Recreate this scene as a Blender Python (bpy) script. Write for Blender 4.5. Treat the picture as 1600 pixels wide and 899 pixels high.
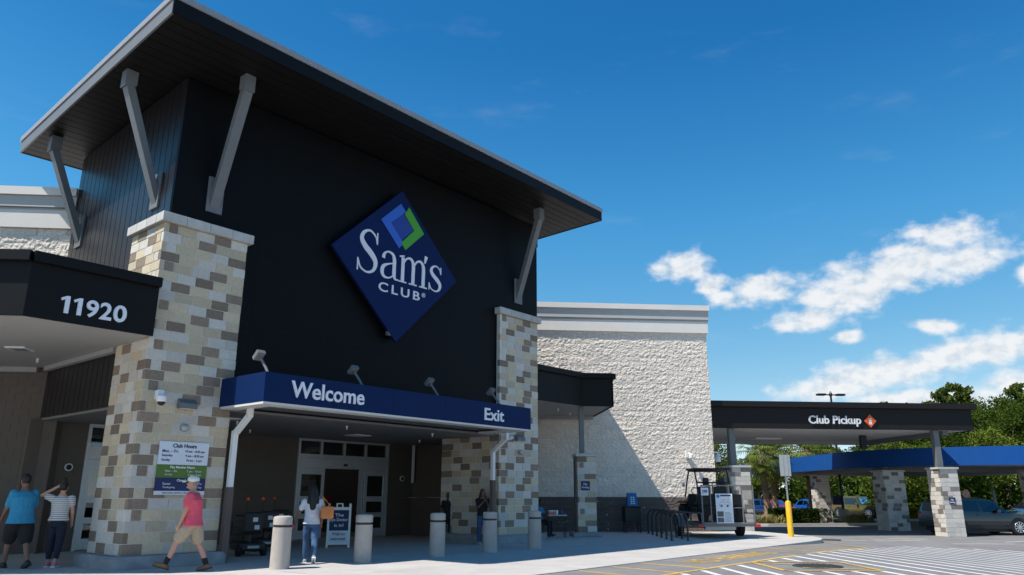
import bpy, bmesh, math, random
from mathutils import Vector, Matrix, noise as mnoise
R = math.radians
rnd = random.Random(11)
for o in list(bpy.data.objects): bpy.data.objects.remove(o)
scene = bpy.context.scene
COL = scene.collection

# ------------------------------------------------------------------ camera
CAM_H = 1.43
yaw, pitch, roll = R(4.7457), R(15.5541), R(0.1735)
fwd = Vector((math.sin(yaw)*math.cos(pitch), math.cos(yaw)*math.cos(pitch), math.sin(pitch)))
rgt = Vector((math.cos(yaw), -math.sin(yaw), 0)); upv = rgt.cross(fwd)
r2 = math.cos(roll)*rgt + math.sin(roll)*upv; u2 = r2.cross(fwd)
cd = bpy.data.cameras.new('camera'); cam = bpy.data.objects.new('camera', cd); COL.objects.link(cam)
cd.sensor_width = 36; cd.lens = 36*1170/1600; cd.clip_start = .1; cd.clip_end = 3000
cam.matrix_world = Matrix(((r2.x,u2.x,-fwd.x,0),(r2.y,u2.y,-fwd.y,0),(r2.z,u2.z,-fwd.z,CAM_H),(0,0,0,1)))
scene.camera = cam

# ------------------------------------------------------------------ sky, sun, exposure
SUN_TRAVEL_AZ, SUN_EL = R(24.5), R(56.5)            # light travels to +X, turned 24 deg towards +Y
W = bpy.data.worlds.new('World'); scene.world = W; W.use_nodes = True
wn, wl = W.node_tree.nodes, W.node_tree.links
wn.clear()
def wnode(t, **k):
    n = wn.new(t)
    for a, b in k.items(): setattr(n, a, b)
    return n
def wmath(op, a, b=None, c=None):
    n = wnode('ShaderNodeMath', operation=op)
    for i, v in enumerate((a, b, c)):
        if v is None: continue
        if isinstance(v, (int, float)): n.inputs[i].default_value = v
        else: wl.new(v, n.inputs[i])
    return n.outputs[0]
sky = wnode('ShaderNodeTexSky', sky_type='NISHITA', sun_disc=False)
sky.sun_elevation = SUN_EL
to_sun = (-math.cos(SUN_TRAVEL_AZ), -math.sin(SUN_TRAVEL_AZ))
sky.sun_rotation = math.atan2(to_sun[0], to_sun[1])  # measured from +Y towards +X
sky_in = wnode('ShaderNodeTexCoord'); sky_sp = wnode('ShaderNodeSeparateXYZ'); wl.new(sky_in.outputs['Generated'], sky_sp.inputs[0])
sky_cb = wnode('ShaderNodeCombineXYZ'); wl.new(sky_sp.outputs[0], sky_cb.inputs[0]); wl.new(sky_sp.outputs[1], sky_cb.inputs[1]); wl.new(wmath('ADD', wmath('MULTIPLY', wmath('MAXIMUM', sky_sp.outputs[2], 0), .95), .085), sky_cb.inputs[2])
sky_nm = wnode('ShaderNodeVectorMath', operation='NORMALIZE'); wl.new(sky_cb.outputs[0], sky_nm.inputs[0]); wl.new(sky_nm.outputs[0], sky.inputs['Vector'])   # clear air: no dusty rim at the horizon
sky.altitude = 0; sky.air_density = 1.0; sky.dust_density = .05; sky.ozone_density = 1.6
sepc = wnode('ShaderNodeSeparateColor'); comb = wnode('ShaderNodeCombineColor'); wl.new(sky.outputs[0], sepc.inputs[0])
for i, (ga, ka) in enumerate(((1.75, 2.3), (1.10, 1.36), (.80, 1.06))):      # deepens the blue of the whole sky evenly
    wl.new(wmath('MULTIPLY', wmath('POWER', wmath('MULTIPLY', sepc.outputs[i], .098), ga), ka/.098), comb.inputs[i])
tc = wnode('ShaderNodeTexCoord'); sp = wnode('ShaderNodeSeparateXYZ'); wl.new(tc.outputs['Generated'], sp.inputs[0])
az = wmath('MULTIPLY', wmath('ARCTAN2', sp.outputs[0], sp.outputs[1]), 57.2958)
el = wmath('MULTIPLY', wmath('ARCSINE', sp.outputs[2]), 57.2958)
def skyvec(kx, ky, dx=0, dy=0):
    c = wnode('ShaderNodeCombineXYZ')
    wl.new(wmath('MULTIPLY', wmath('ADD', az, dx), kx), c.inputs[0]); wl.new(wmath('MULTIPLY', wmath('ADD', el, dy), ky), c.inputs[1])
    return c.outputs[0]
def skynoise(vec, scale, detail=8, rough=.58):
    n = wnode('ShaderNodeTexNoise'); n.inputs['Scale'].default_value = scale; n.inputs['Detail'].default_value = detail; n.inputs['Roughness'].default_value = rough
    wl.new(vec, n.inputs['Vector']); return n.outputs['Fac']
# cumulus banks: azimuth, elevation, half width, half height (degrees), tilt
CL = [(18.2,16.7,2.5,1.15,0),(16.8,16.6,1.2,.6,0),(20.3,15.2,1.3,.9,0),(21.0,14.2,1.6,.8,0),(23.9,14.6,3.2,1.15,3),(27.2,12.4,3.3,.95,8),
      (29.6,13.9,4.2,1.9,14),(33.2,15.2,4.6,1.75,10),(37.0,15.1,3.4,1.3,10),(36.2,16.9,2.6,1.2,-8),(34.8,17.3,1.1,.5,0),(26.2,11.9,2.2,.6,0),
      (34.8,11.0,1.7,.55,-6),(29.4,10.8,1.1,.5,0),
      (28.0,7.4,4.2,1.1,2),(32.0,8.3,6.0,1.35,4),(37.5,9.2,4.8,1.25,5),(42.5,9.6,4,1.4,0),(33.5,6.2,6,.9,0),(40.8,13.6,1.0,.9,0),(40,7.0,3.4,1.1,0),
      (23,5.5,6,.7,0),(14,4.5,7,.7,0),
      (-38,13,7,2,4),(-60,9,9,2.2,0),(-95,14,10,3,4),(-140,11,12,2.6,0),(170,13,11,3,-4),(130,10,10,2.4,0),(95,14,9,2.6,5),(68,11,8,2.2,0)]
ramp = wnode('ShaderNodeValToRGB'); wl.new(wmath('DIVIDE', el, 90), ramp.inputs[0]); cr_ = ramp.color_ramp
for i_, (e_, c_) in enumerate(((0,(1.45,1.12,1.06)),(8,(1.40,1.10,1.05)),(20,(.86,1.08,1.17)),(33,(.42,.80,1.0)),(90,(.32,.60,.80)))):
    st_ = cr_.elements[0] if i_ == 0 else (cr_.elements[1] if i_ == 1 else cr_.elements.new(e_/90))
    st_.position = e_/90; st_.color = (c_[0]/1.5, c_[1]/1.5, c_[2]/1.5, 1)
tint = wnode('ShaderNodeMix', data_type='RGBA', blend_type='MULTIPLY'); tint.inputs[0].default_value = 1; wl.new(comb.outputs[0], tint.inputs[6]); wl.new(ramp.outputs[0], tint.inputs[7])
tsc = wnode('ShaderNodeVectorMath', operation='SCALE'); tsc.inputs['Scale'].default_value = 1.5; wl.new(tint.outputs[2], tsc.inputs[0])
field = None
for a0, e0, rx, ry, tilt in CL:
    ca, sa = math.cos(R(tilt)), math.sin(R(tilt))
    da, de = wmath('SUBTRACT', az, a0), wmath('SUBTRACT', el, e0)
    u = wmath('ADD', wmath('MULTIPLY', da, ca/rx), wmath('MULTIPLY', de, sa/rx))
    v = wmath('ADD', wmath('MULTIPLY', da, -sa/ry), wmath('MULTIPLY', de, ca/ry))
    m = wmath('SUBTRACT', 1.0, wmath('SQRT', wmath('ADD', wmath('MULTIPLY', u, u), wmath('MULTIPLY', v, v))))
    field = m if field is None else wmath('SMOOTH_MAX', field, m, .12)
n0 = skynoise(skyvec(.42, .62, 3.7, 1.1), 1.0, 3, .5)
n1 = skynoise(skyvec(.75, 1.05), 1.0, 9, .56)
n1b = skynoise(skyvec(.75, 1.05, .3, -.6), 1.0, 6, .55)
dens = wmath('ADD', wmath('ADD', field, wmath('MULTIPLY', wmath('SUBTRACT', n0, .47), 1.2)), wmath('MULTIPLY', wmath('SUBTRACT', n1, .48), 1.35))
mr = wnode('ShaderNodeMapRange', interpolation_type='SMOOTHSTEP'); wl.new(dens, mr.inputs[0]); mr.inputs[1].default_value = -.18; mr.inputs[2].default_value = .74
far = wnode('ShaderNodeMapRange', interpolation_type='SMOOTHSTEP'); wl.new(el, far.inputs[0]); far.inputs[1].default_value = 0; far.inputs[2].default_value = 2.5
cover = wmath('MULTIPLY', wmath('MULTIPLY', mr.outputs[0], .93), far.outputs[0])
# thin high streaks
ws = skynoise(skyvec(.05, .17, 0, 0), 1.6, 5, .6)
wr = wnode('ShaderNodeMapRange', interpolation_type='SMOOTHSTEP'); wl.new(ws, wr.inputs[0]); wr.inputs[1].default_value = .56; wr.inputs[2].default_value = .8; wr.inputs[4].default_value = .07
cover = wmath('MAXIMUM', cover, wr.outputs[0])
shade = wnode('ShaderNodeMapRange'); wl.new(wmath('ADD', wmath('SUBTRACT', n1, n1b), wmath('MULTIPLY', dens, -.04)), shade.inputs[0])
shade.inputs[1].default_value = -.26; shade.inputs[2].default_value = .05; shade.inputs[3].default_value = 0; shade.inputs[4].default_value = 1
cc = wnode('ShaderNodeMix', data_type='RGBA'); wl.new(shade.outputs[0], cc.inputs[0])
cc.inputs[6].default_value = (5.4, 6.0, 6.6, 1); cc.inputs[7].default_value = (7.6, 7.7, 7.8, 1)
mx = wnode('ShaderNodeMix', data_type='RGBA'); wl.new(cover, mx.inputs[0]); wl.new(tsc.outputs[0], mx.inputs[6]); wl.new(cc.outputs[2], mx.inputs[7])
bg = wnode('ShaderNodeBackground'); bg.inputs['Strength'].default_value = .098
wo = wnode('ShaderNodeOutputWorld'); wl.new(mx.outputs[2], bg.inputs['Color']); wl.new(bg.outputs[0], wo.inputs['Surface'])
sd = bpy.data.lights.new('sun', 'SUN'); sun = bpy.data.objects.new('sun', sd); COL.objects.link(sun)
sd.energy = 5.0; sd.angle = R(.53); sd.color = (1, .95, .875)
tv = Vector((math.cos(SUN_TRAVEL_AZ)*math.cos(SUN_EL), math.sin(SUN_TRAVEL_AZ)*math.cos(SUN_EL), -math.sin(SUN_EL)))
sun.rotation_euler = tv.to_track_quat('-Z', 'Y').to_euler(); sun.location = (-20, -10, 40)
vs = scene.view_settings; vs.view_transform = 'Standard'; vs.look = 'None'; vs.exposure = .3; vs.gamma = 1; vs.use_curve_mapping = False
scene.render.engine = 'CYCLES'; scene.cycles.max_bounces = 8; scene.cycles.diffuse_bounces = 5; scene.cycles.transparent_max_bounces = 12

# ------------------------------------------------------------------ materials
def mat(name, col, rough=.7, var=.12, scale=6, bump=0, bscale=60, metal=0, objvar=0, spec=.5, stain=0, emit=0, coat=0, spots=0):
    m = bpy.data.materials.new(name); m.use_nodes = True
    n, l = m.node_tree.nodes, m.node_tree.links
    b = n['Principled BSDF']; b.inputs['Roughness'].default_value = rough; b.inputs['Metallic'].default_value = metal
    b.inputs['Specular IOR Level'].default_value = spec; b.inputs['Coat Weight'].default_value = coat
    t = n.new('ShaderNodeTexCoord'); nz = n.new('ShaderNodeTexNoise'); nz.inputs['Scale'].default_value = scale; nz.inputs['Detail'].default_value = 6; nz.inputs['Roughness'].default_value = .6
    gm = n.new('ShaderNodeNewGeometry')
    l.new(gm.outputs['Position'], nz.inputs['Vector'])
    v = n.new('ShaderNodeMapRange'); l.new(nz.outputs['Fac'], v.inputs[0]); v.inputs[1].default_value = .3; v.inputs[2].default_value = .7; v.inputs[3].default_value = 1-var; v.inputs[4].default_value = 1+var
    val = v.outputs[0]
    if objvar:
        oi = n.new('ShaderNodeObjectInfo'); ov = n.new('ShaderNodeMapRange'); l.new(oi.outputs['Random'], ov.inputs[0]); ov.inputs[3].default_value = 1-objvar; ov.inputs[4].default_value = 1+objvar
        mm = n.new('ShaderNodeMath'); mm.operation = 'MULTIPLY'; l.new(val, mm.inputs[0]); l.new(ov.outputs[0], mm.inputs[1]); val = mm.outputs[0]
    if stain:
        sn = n.new('ShaderNodeTexNoise'); sn.inputs['Scale'].default_value = .55; sn.inputs['Detail'].default_value = 9; sn.inputs['Roughness'].default_value = .7
        l.new(gm.outputs['Position'], sn.inputs['Vector'])
        sv = n.new('ShaderNodeMapRange'); l.new(sn.outputs['Fac'], sv.inputs[0]); sv.inputs[1].default_value = .38; sv.inputs[2].default_value = .62; sv.inputs[3].default_value = 1-stain; sv.inputs[4].default_value = 1
        mm = n.new('ShaderNodeMath'); mm.operation = 'MULTIPLY'; l.new(val, mm.inputs[0]); l.new(sv.outputs[0], mm.inputs[1]); val = mm.outputs[0]
    if spots:                                   # oil drips and chewing gum: small dark blots of their own
        for vs_, th in ((1.1,.09),(3.7,.06)):
            vo = n.new('ShaderNodeTexVoronoi'); vo.inputs['Scale'].default_value = vs_; vo.inputs['Randomness'].default_value = 1
            dn = n.new('ShaderNodeTexNoise'); dn.inputs['Scale'].default_value = 5; l.new(gm.outputs['Position'], dn.inputs['Vector'])
            ax = n.new('ShaderNodeVectorMath'); ax.operation = 'MULTIPLY_ADD'; ax.inputs[1].default_value = (.25,.25,0); l.new(dn.outputs['Color'], ax.inputs[0]); l.new(gm.outputs['Position'], ax.inputs[2]); l.new(ax.outputs[0], vo.inputs['Vector'])
            vr = n.new('ShaderNodeMapRange'); l.new(vo.outputs['Distance'], vr.inputs[0]); vr.inputs[1].default_value = th*.5; vr.inputs[2].default_value = th*1.6; vr.inputs[3].default_value = 1-spots; vr.inputs[4].default_value = 1
            mm = n.new('ShaderNodeMath'); mm.operation = 'MULTIPLY'; l.new(val, mm.inputs[0]); l.new(vr.outputs[0], mm.inputs[1]); val = mm.outputs[0]
    sc = n.new('ShaderNodeVectorMath'); sc.operation = 'SCALE'; sc.inputs[0].default_value = col; l.new(val, sc.inputs['Scale']); l.new(sc.outputs[0], b.inputs['Base Color'])
    if bump:
        bn = n.new('ShaderNodeTexNoise'); bn.inputs['Scale'].default_value = bscale; bn.inputs['Detail'].default_value = 5; l.new(gm.outputs['Position'], bn.inputs['Vector'])
        bp = n.new('ShaderNodeBump'); bp.inputs['Strength'].default_value = bump; bp.inputs['Distance'].default_value = .02; l.new(bn.outputs['Fac'], bp.inputs['Height']); l.new(bp.outputs[0], b.inputs['Normal'])
    if emit: b.inputs['Emission Color'].default_value = (*col, 1); b.inputs['Emission Strength'].default_value = emit
    return m
def glass_mat(name, tint, refl=.12):
    m = bpy.data.materials.new(name); m.use_nodes = True; n, l = m.node_tree.nodes, m.node_tree.links; n.clear()
    o = n.new('ShaderNodeOutputMaterial'); mi = n.new('ShaderNodeMixShader'); tr = n.new('ShaderNodeBsdfTransparent'); gl = n.new('ShaderNodeBsdfGlossy')
    tr.inputs[0].default_value = (*tint, 1); gl.inputs['Roughness'].default_value = .02; gl.inputs[0].default_value = (.9, .95, 1, 1)
    fr = n.new('ShaderNodeFresnel'); fr.inputs[0].default_value = 1.5; ad = n.new('ShaderNodeMath'); ad.operation = 'ADD'; ad.inputs[1].default_value = refl; l.new(fr.outputs[0], ad.inputs[0])
    l.new(ad.outputs[0], mi.inputs[0]); l.new(tr.outputs[0], mi.inputs[1]); l.new(gl.outputs[0], mi.inputs[2]); l.new(mi.outputs[0], o.inputs[0]); return m
def leaf_mat(name, c1, c2):
    m = bpy.data.materials.new(name); m.use_nodes = True; n, l = m.node_tree.nodes, m.node_tree.links; n.clear()
    o = n.new('ShaderNodeOutputMaterial'); mi = n.new('ShaderNodeMixShader'); mi.inputs[0].default_value = .28
    df = n.new('ShaderNodeBsdfDiffuse'); tr = n.new('ShaderNodeBsdfTranslucent'); gm = n.new('ShaderNodeNewGeometry')
    nz = n.new('ShaderNodeTexNoise'); nz.inputs['Scale'].default_value = .9; nz.inputs['Detail'].default_value = 5; l.new(gm.outputs['Position'], nz.inputs['Vector'])
    oi = n.new('ShaderNodeObjectInfo'); ad = n.new('ShaderNodeMath'); ad.operation = 'MULTIPLY_ADD'; l.new(oi.outputs['Random'], ad.inputs[0]); ad.inputs[1].default_value = .35; l.new(nz.outputs['Fac'], ad.inputs[2])
    rp = n.new('ShaderNodeMapRange'); l.new(ad.outputs[0], rp.inputs[0]); rp.inputs[1].default_value = .4; rp.inputs[2].default_value = .95
    cm = n.new('ShaderNodeMix'); cm.data_type = 'RGBA'; l.new(rp.outputs[0], cm.inputs[0]); cm.inputs[6].default_value = (*c1, 1); cm.inputs[7].default_value = (*c2, 1)
    l.new(cm.outputs[2], df.inputs[0]); l.new(cm.outputs[2], tr.inputs[0]); l.new(df.outputs[0], mi.inputs[1]); l.new(tr.outputs[0], mi.inputs[2]); l.new(mi.outputs[0], o.inputs[0]); return m

M = dict(
 concrete=mat('concrete', (.50,.475,.445), .85, .06, 1.6, .25, 90, stain=.13, spots=.14),
 asphalt=mat('asphalt', (.235,.228,.222), .9, .14, 40, .5, 160, stain=.25, spots=.30),
 kerb=mat('kerb', (.50,.48,.45), .85, .08, 3),
 plinth=mat('plinth_concrete', (.30,.32,.33), .85, .16, 4, .3, 70, stain=.2),
 mortar=mat('mortar', (.70,.65,.56), .9, .05),
 brown=mat('brown_stone', (.255,.195,.145), .85, .14, 14, .8, 38, objvar=.2),
 greybrown=mat('grey_brown_stone', (.23,.20,.17), .85, .14, 14, .8, 38, objvar=.2),
 cream=mat('cream_stone', (.585,.49,.345), .85, .09, 14, .8, 38, objvar=.13),
 pale=mat('pale_stone', (.60,.56,.50), .85, .08, 14, .8, 38, objvar=.12),
 cap=mat('cap_stone', (.50,.485,.455), .8, .1, 5, .2, 60, objvar=.08),
 black=mat('black_panel', (.0045,.0045,.0052), .5, .1, 2, spec=.12),
 brownmetal=mat('dark_brown_metal', (.014,.012,.0135), .3, .1, 2),
 blackfascia=mat('black_fascia', (.0065,.006,.0065), .5, .06, 2, spec=.18),
 soffit=mat('soffit_metal', (.0085,.0075,.0075), .5, .06, 3, objvar=.06, spec=.25),
 flash=mat('edge_flashing', (.36,.34,.33), .4, .05, metal=.2),
 greysteel=mat('grey_painted_steel', (.155,.16,.165), .5, .06, 4),
 navy=mat('navy_panel', (.005,.017,.085), .55, .05, 2, spec=.12),
 blue=mat('blue_panel', (.011,.078,.29), .5, .05, 2, spec=.12),
 canopyblue=mat('canopy_blue_panel', (.0035,.019,.082), .5, .05, 2, spec=.10),
 midblue=mat('logo_blue', (.012,.045,.30), .45, .02),
 lightblue=mat('logo_light_blue', (.03,.13,.60), .45, .02),
 green=mat('logo_green', (.07,.36,.02), .45, .02),
 white=mat('white_paint', (.80,.80,.79), .5, .02),
 logowhite=mat('letter_white', (.78,.80,.86), .5, .02),
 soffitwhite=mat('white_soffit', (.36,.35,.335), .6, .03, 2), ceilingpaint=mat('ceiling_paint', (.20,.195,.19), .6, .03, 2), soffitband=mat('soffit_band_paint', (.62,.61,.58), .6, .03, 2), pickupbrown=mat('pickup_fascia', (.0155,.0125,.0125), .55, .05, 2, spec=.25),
 cornice=mat('cornice_paint', (.80,.745,.675), .7, .03, 2, .08, 40),
 cornicegrey=mat('cornice_grey_paint', (.52,.505,.48), .7, .03, 2, .08, 40),
 split=mat('split_face_block', (.84,.735,.625), .95, .08, 14, .6, 48, objvar=.07),
 splitjoint=mat('block_joint', (.62,.57,.51), .95, .05),
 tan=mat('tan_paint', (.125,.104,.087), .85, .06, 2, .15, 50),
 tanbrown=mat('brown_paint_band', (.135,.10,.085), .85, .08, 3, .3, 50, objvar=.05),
 alum=mat('aluminium_frame', (.56,.58,.60), .4, .04, metal=.35),
 dark=mat('dark_interior', (.03,.03,.032), .8, .1),
 glass=glass_mat('window_glass', (.55,.6,.62), .06), carglass=glass_mat('car_glass', (.10,.12,.13), .05),
 tube=mat('light_tube', (1,.97,.9), emit=5),
 bollard=mat('bollard_concrete', (.47,.415,.37), .9, .06, 8, .5, 70, stain=.1),
 groove=mat('bollard_groove', (.06,.05,.045), .9),
 rubber=mat('tyre_rubber', (.015,.015,.016), .85), blackmetal=mat('black_metal', (.016,.016,.018), .4),
 plasticblack=mat('black_plastic', (.012,.012,.013), .5),
 galv=mat('galvanised_steel', (.42,.44,.45), .45, .08, 10, metal=.5),
 yellow=mat('yellow_paint', (.80,.46,.015), .5, .05, 5), roadyellow=mat('road_yellow', (.62,.40,.10), .85, .2, 8, stain=.3),
 roadwhite=mat('road_white', (.72,.72,.71), .85, .1, 8, stain=.15),
 iron=mat('cast_iron', (.045,.042,.04), .7), red=mat('red_reflector', (.5,.02,.02), .3), orange=mat('orange_panel', (.80,.11,.015), .5),
 skin=mat('skin_light', (.50,.27,.19), .55, .05), skinbrown=mat('skin_brown', (.22,.115,.075), .55, .05), skindark=mat('skin_dark', (.10,.055,.038), .55, .05),
 pink=mat('pink_cotton', (.78,.10,.15), .85, .1, 20, 1.0, 11), khaki=mat('khaki_cotton', (.42,.33,.24), .85, .1, 20, 1.0, 11), denim=mat('denim', (.045,.10,.20), .9, .25, 22, 1.0, 11),
 sock=mat('black_cotton', (.014,.014,.016), .9), teal=mat('teal_cotton', (.03,.25,.42), .85, .1, 15, 1.0, 11), navycloth=mat('navy_cotton', (.012,.016,.032), .9),
 whitecloth=mat('white_cotton', (.62,.62,.64), .9, .12, 18, 1.0, 11), capcloth=mat('cream_cap', (.78,.72,.62), .9), hair=mat('dark_hair', (.012,.009,.008), .6), greyhair=mat('grey_hair', (.25,.23,.21), .8),
 leather=mat('tan_leather', (.52,.17,.035), .5, .1, 8), shoebrown=mat('brown_shoe', (.20,.10,.05), .6), sneaker=mat('grey_sneaker', (.30,.32,.35), .7), pinkshoe=mat('pink_shoe', (.55,.2,.25), .7),
 bark=mat('bark', (.16,.12,.09), .95, .3, 5, .8, 12), palmbark=mat('palm_bark', (.27,.19,.13), .95, .3, 9, .8, 20), palebark=mat('pale_bark', (.32,.27,.22), .95, .3, 6, .8, 12),
 leaf=leaf_mat('leaf_green', (0.03,0.056,0.01), (0.1,0.145,0.022)), leaflight=leaf_mat('leaf_light_green', (0.07,0.11,0.016), (0.18,0.22,0.035)), pineleaf=leaf_mat('pine_needles', (.055,.085,.018), (.15,.18,.04)),
 palmleaf=leaf_mat('palm_frond', (.10,.14,.03), (.26,.29,.07)), hedgedark=leaf_mat('hedge_dark', (.012,.026,.008), (.04,.06,.014)), hedgeyellow=leaf_mat('hedge_yellow', (.26,.27,.012), (.46,.42,.02)), strawgrass=leaf_mat('straw_grass', (.22,.2,.06), (.40,.36,.14)),
 mulch=mat('mulch', (.12,.07,.045), .95, .3, 20, .6, 40),
 suv=mat('slate_car_paint', (.014,.021,.029), .22, .02, coat=1), jeep=mat('olive_yellow_car_paint', (.085,.072,.008), .3, .02, coat=.6), carblue=mat('blue_car_paint', (.02,.06,.20), .25, .02, coat=1), carred=mat('red_car_paint', (.42,.015,.04), .25, .02, coat=1), carwhite=mat('white_car_paint', (.68,.69,.70), .25, .02, coat=1),
 chrome=mat('alloy', (.62,.63,.65), .25, .02, metal=.8), lamp=mat('lamp_glass', (.75,.75,.72), .15), signgrey=mat('sign_back_aluminium', (.44,.45,.44), .5, .06, 6, metal=.3),
 posterwhite=mat('poster_white', (.70,.74,.80), .6, .02), postergreen=mat('sign_green', (.085,.17,.02), .5, .02), inknavy=mat('ink_navy', (.012,.022,.10), .6, .02), photo=mat('poster_photo', (.10,.11,.12), .6, .6, 18), cyan=mat('poster_cyan', (.02,.22,.45), .6), screenblue=mat('display_blue', (.02,.14,.36), .4, .05),
 floor=mat('store_floor', (.22,.21,.2), .5),
)
def stripe_mat():
    m = bpy.data.materials.new('striped_cotton'); m.use_nodes = True; n, l = m.node_tree.nodes, m.node_tree.links; b = n['Principled BSDF']; b.inputs['Roughness'].default_value = .9
    g = n.new('ShaderNodeNewGeometry'); s = n.new('ShaderNodeSeparateXYZ'); l.new(g.outputs['Position'], s.inputs[0])
    f = n.new('ShaderNodeMath'); f.operation = 'MULTIPLY'; f.inputs[1].default_value = 24; l.new(s.outputs[2], f.inputs[0])
    fr = n.new('ShaderNodeMath'); fr.operation = 'FRACT'; l.new(f.outputs[0], fr.inputs[0]); gt = n.new('ShaderNodeMath'); gt.operation = 'GREATER_THAN'; gt.inputs[1].default_value = .72; l.new(fr.outputs[0], gt.inputs[0])
    mi = n.new('ShaderNodeMix'); mi.data_type = 'RGBA'; l.new(gt.outputs[0], mi.inputs[0]); mi.inputs[6].default_value = (.60,.58,.55,1); mi.inputs[7].default_value = (.16,.16,.17,1); l.new(mi.outputs[2], b.inputs['Base Color']); return m
M['stripes'] = stripe_mat()

# ------------------------------------------------------------------ builders
class MB:
    def __init__(s): s.v = []; s.f = []
    def add(s, vs, fs):
        o = len(s.v); s.v += [tuple(p) for p in vs]; s.f += [tuple(i+o for i in f) for f in fs]; return s
    def box(s, x0, x1, y0, y1, z0, z1):
        return s.add([(x0,y0,z0),(x1,y0,z0),(x1,y1,z0),(x0,y1,z0),(x0,y0,z1),(x1,y0,z1),(x1,y1,z1),(x0,y1,z1)],
                     [(0,3,2,1),(4,5,6,7),(0,1,5,4),(1,2,6,5),(2,3,7,6),(3,0,4,7)])
    def bevbox(s, x0, x1, y0, y1, z0, z1, b):
        bm = bmesh.new(); bmesh.ops.create_cube(bm, size=1)
        for v in bm.verts: v.co = Vector((x0+(v.co.x+.5)*(x1-x0), y0+(v.co.y+.5)*(y1-y0), z0+(v.co.z+.5)*(z1-z0)))
        bmesh.ops.bevel(bm, geom=bm.edges[:], offset=b, segments=2, affect='EDGES', profile=.5)
        bm.verts.index_update(); s.add([v.co[:] for v in bm.verts], [[v.index for v in f.verts] for f in bm.faces]); bm.free(); return s
    def prism(s, pts, z0, z1):           # polygon in xy, counter-clockwise
        n = len(pts); return s.add([(x,y,z0) for x,y in pts]+[(x,y,z1) for x,y in pts], [tuple(range(n-1,-1,-1)), tuple(range(n,2*n))]+[(i,(i+1)%n,n+(i+1)%n,n+i) for i in range(n)])
    def hexa(s, b, t):                   # 4 bottom points, 4 top points
        return s.add(list(b)+list(t), [(0,3,2,1),(4,5,6,7),(0,1,5,4),(1,2,6,5),(2,3,7,6),(3,0,4,7)])
    def tube(s, pts, rad, n=10, cap=True, rads=None):
        pts = [Vector(p) for p in pts]; base = len(s.v); prev = None
        for i, p in enumerate(pts):
            d = (pts[min(i+1,len(pts)-1)]-pts[max(i-1,0)]).normalized()
            a = prev if prev is not None else (Vector((0,0,1)) if abs(d.z) < .9 else Vector((1,0,0)))
            a = (a-d*a.dot(d)).normalized(); prev = a; c = d.cross(a); r = rads[i] if rads else rad
            for k in range(n):
                t = 2*math.pi*k/n; s.v.append(tuple(p+a*(r*math.cos(t))+c*(r*math.sin(t))))
        for i in range(len(pts)-1):
            for k in range(n):
                k2 = (k+1)%n; s.f.append((base+i*n+k, base+i*n+k2, base+(i+1)*n+k2, base+(i+1)*n+k))
        if cap:
            s.f.append(tuple(base+k for k in range(n-1,-1,-1))); s.f.append(tuple(base+(len(pts)-1)*n+k for k in range(n)))
        return s
    def bar(s, p, q, w, h, up=(0,0,1)):  # rectangular bar from p to q
        p, q = Vector(p), Vector(q); d = (q-p).normalized(); u = Vector(up); a = d.cross(u)
        if a.length < 1e-4: a = d.cross(Vector((1,0,0)))
        a.normalize(); b = a.cross(d).normalized(); a *= w/2; b *= h/2
        return s.hexa([p-a-b,p+a-b,q+a-b,q-a-b], [p-a+b,p+a+b,q+a+b,q-a+b])
    def cyl(s, x, y, z0, z1, r, n=20, r1=None): return s.tube([(x,y,z0),(x,y,z1)], r, n, True, [r, r if r1 is None else r1])
    def lathe(s, x, y, prof, n=24):      # prof: (r,z) from bottom to top
        b = len(s.v)
        for r, z in prof:
            for k in range(n): t = 2*math.pi*k/n; s.v.append((x+r*math.cos(t), y+r*math.sin(t), z))
        for i in range(len(prof)-1):
            for k in range(n): k2 = (k+1)%n; s.f.append((b+i*n+k,b+i*n+k2,b+(i+1)*n+k2,b+(i+1)*n+k))
        s.f.append(tuple(b+k for k in range(n-1,-1,-1))); s.f.append(tuple(b+(len(prof)-1)*n+k for k in range(n))); return s
    def ball(s, c, rx, ry=None, rz=None, n=14, m=9):
        ry = ry or rx; rz = rz or rx; b = len(s.v); c = Vector(c)
        for i in range(1, m):
            p = math.pi*i/m
            for k in range(n): t = 2*math.pi*k/n; s.v.append((c.x+rx*math.sin(p)*math.cos(t), c.y+ry*math.sin(p)*math.sin(t), c.z-rz*math.cos(p)))
        s.v.append((c.x,c.y,c.z-rz)); s.v.append((c.x,c.y,c.z+rz)); lo, hi = len(s.v)-2, len(s.v)-1
        for i in range(m-2):
            for k in range(n): k2=(k+1)%n; s.f.append((b+i*n+k,b+i*n+k2,b+(i+1)*n+k2,b+(i+1)*n+k))
        for k in range(n): k2=(k+1)%n; s.f.append((lo,b+k2,b+k)); s.f.append((hi,b+(m-2)*n+k,b+(m-2)*n+k2))
        return s
    def mesh(s, name, off=(0,0,0)):
        me = bpy.data.meshes.new(name); ox,oy,oz = off
        me.from_pydata([(x-ox,y-oy,z-oz) for x,y,z in s.v], [], s.f); me.update(); return me
OFF = {}
A45 = math.pi/4
def place(o, frame, at):
    x, y, z = at
    if frame == 'T':
        c = math.sqrt(.5); o.location = (c*(x-y), c*(x+y), z); o.rotation_euler = (0,0,A45)
    else: o.location = at
    OFF[o.name] = at
def tag(o, label=None, cat=None, group=None, kind=None):
    if label: o['label'] = label
    if cat: o['category'] = cat
    if group: o['group'] = group
    if kind: o['kind'] = kind
    return o
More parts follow.
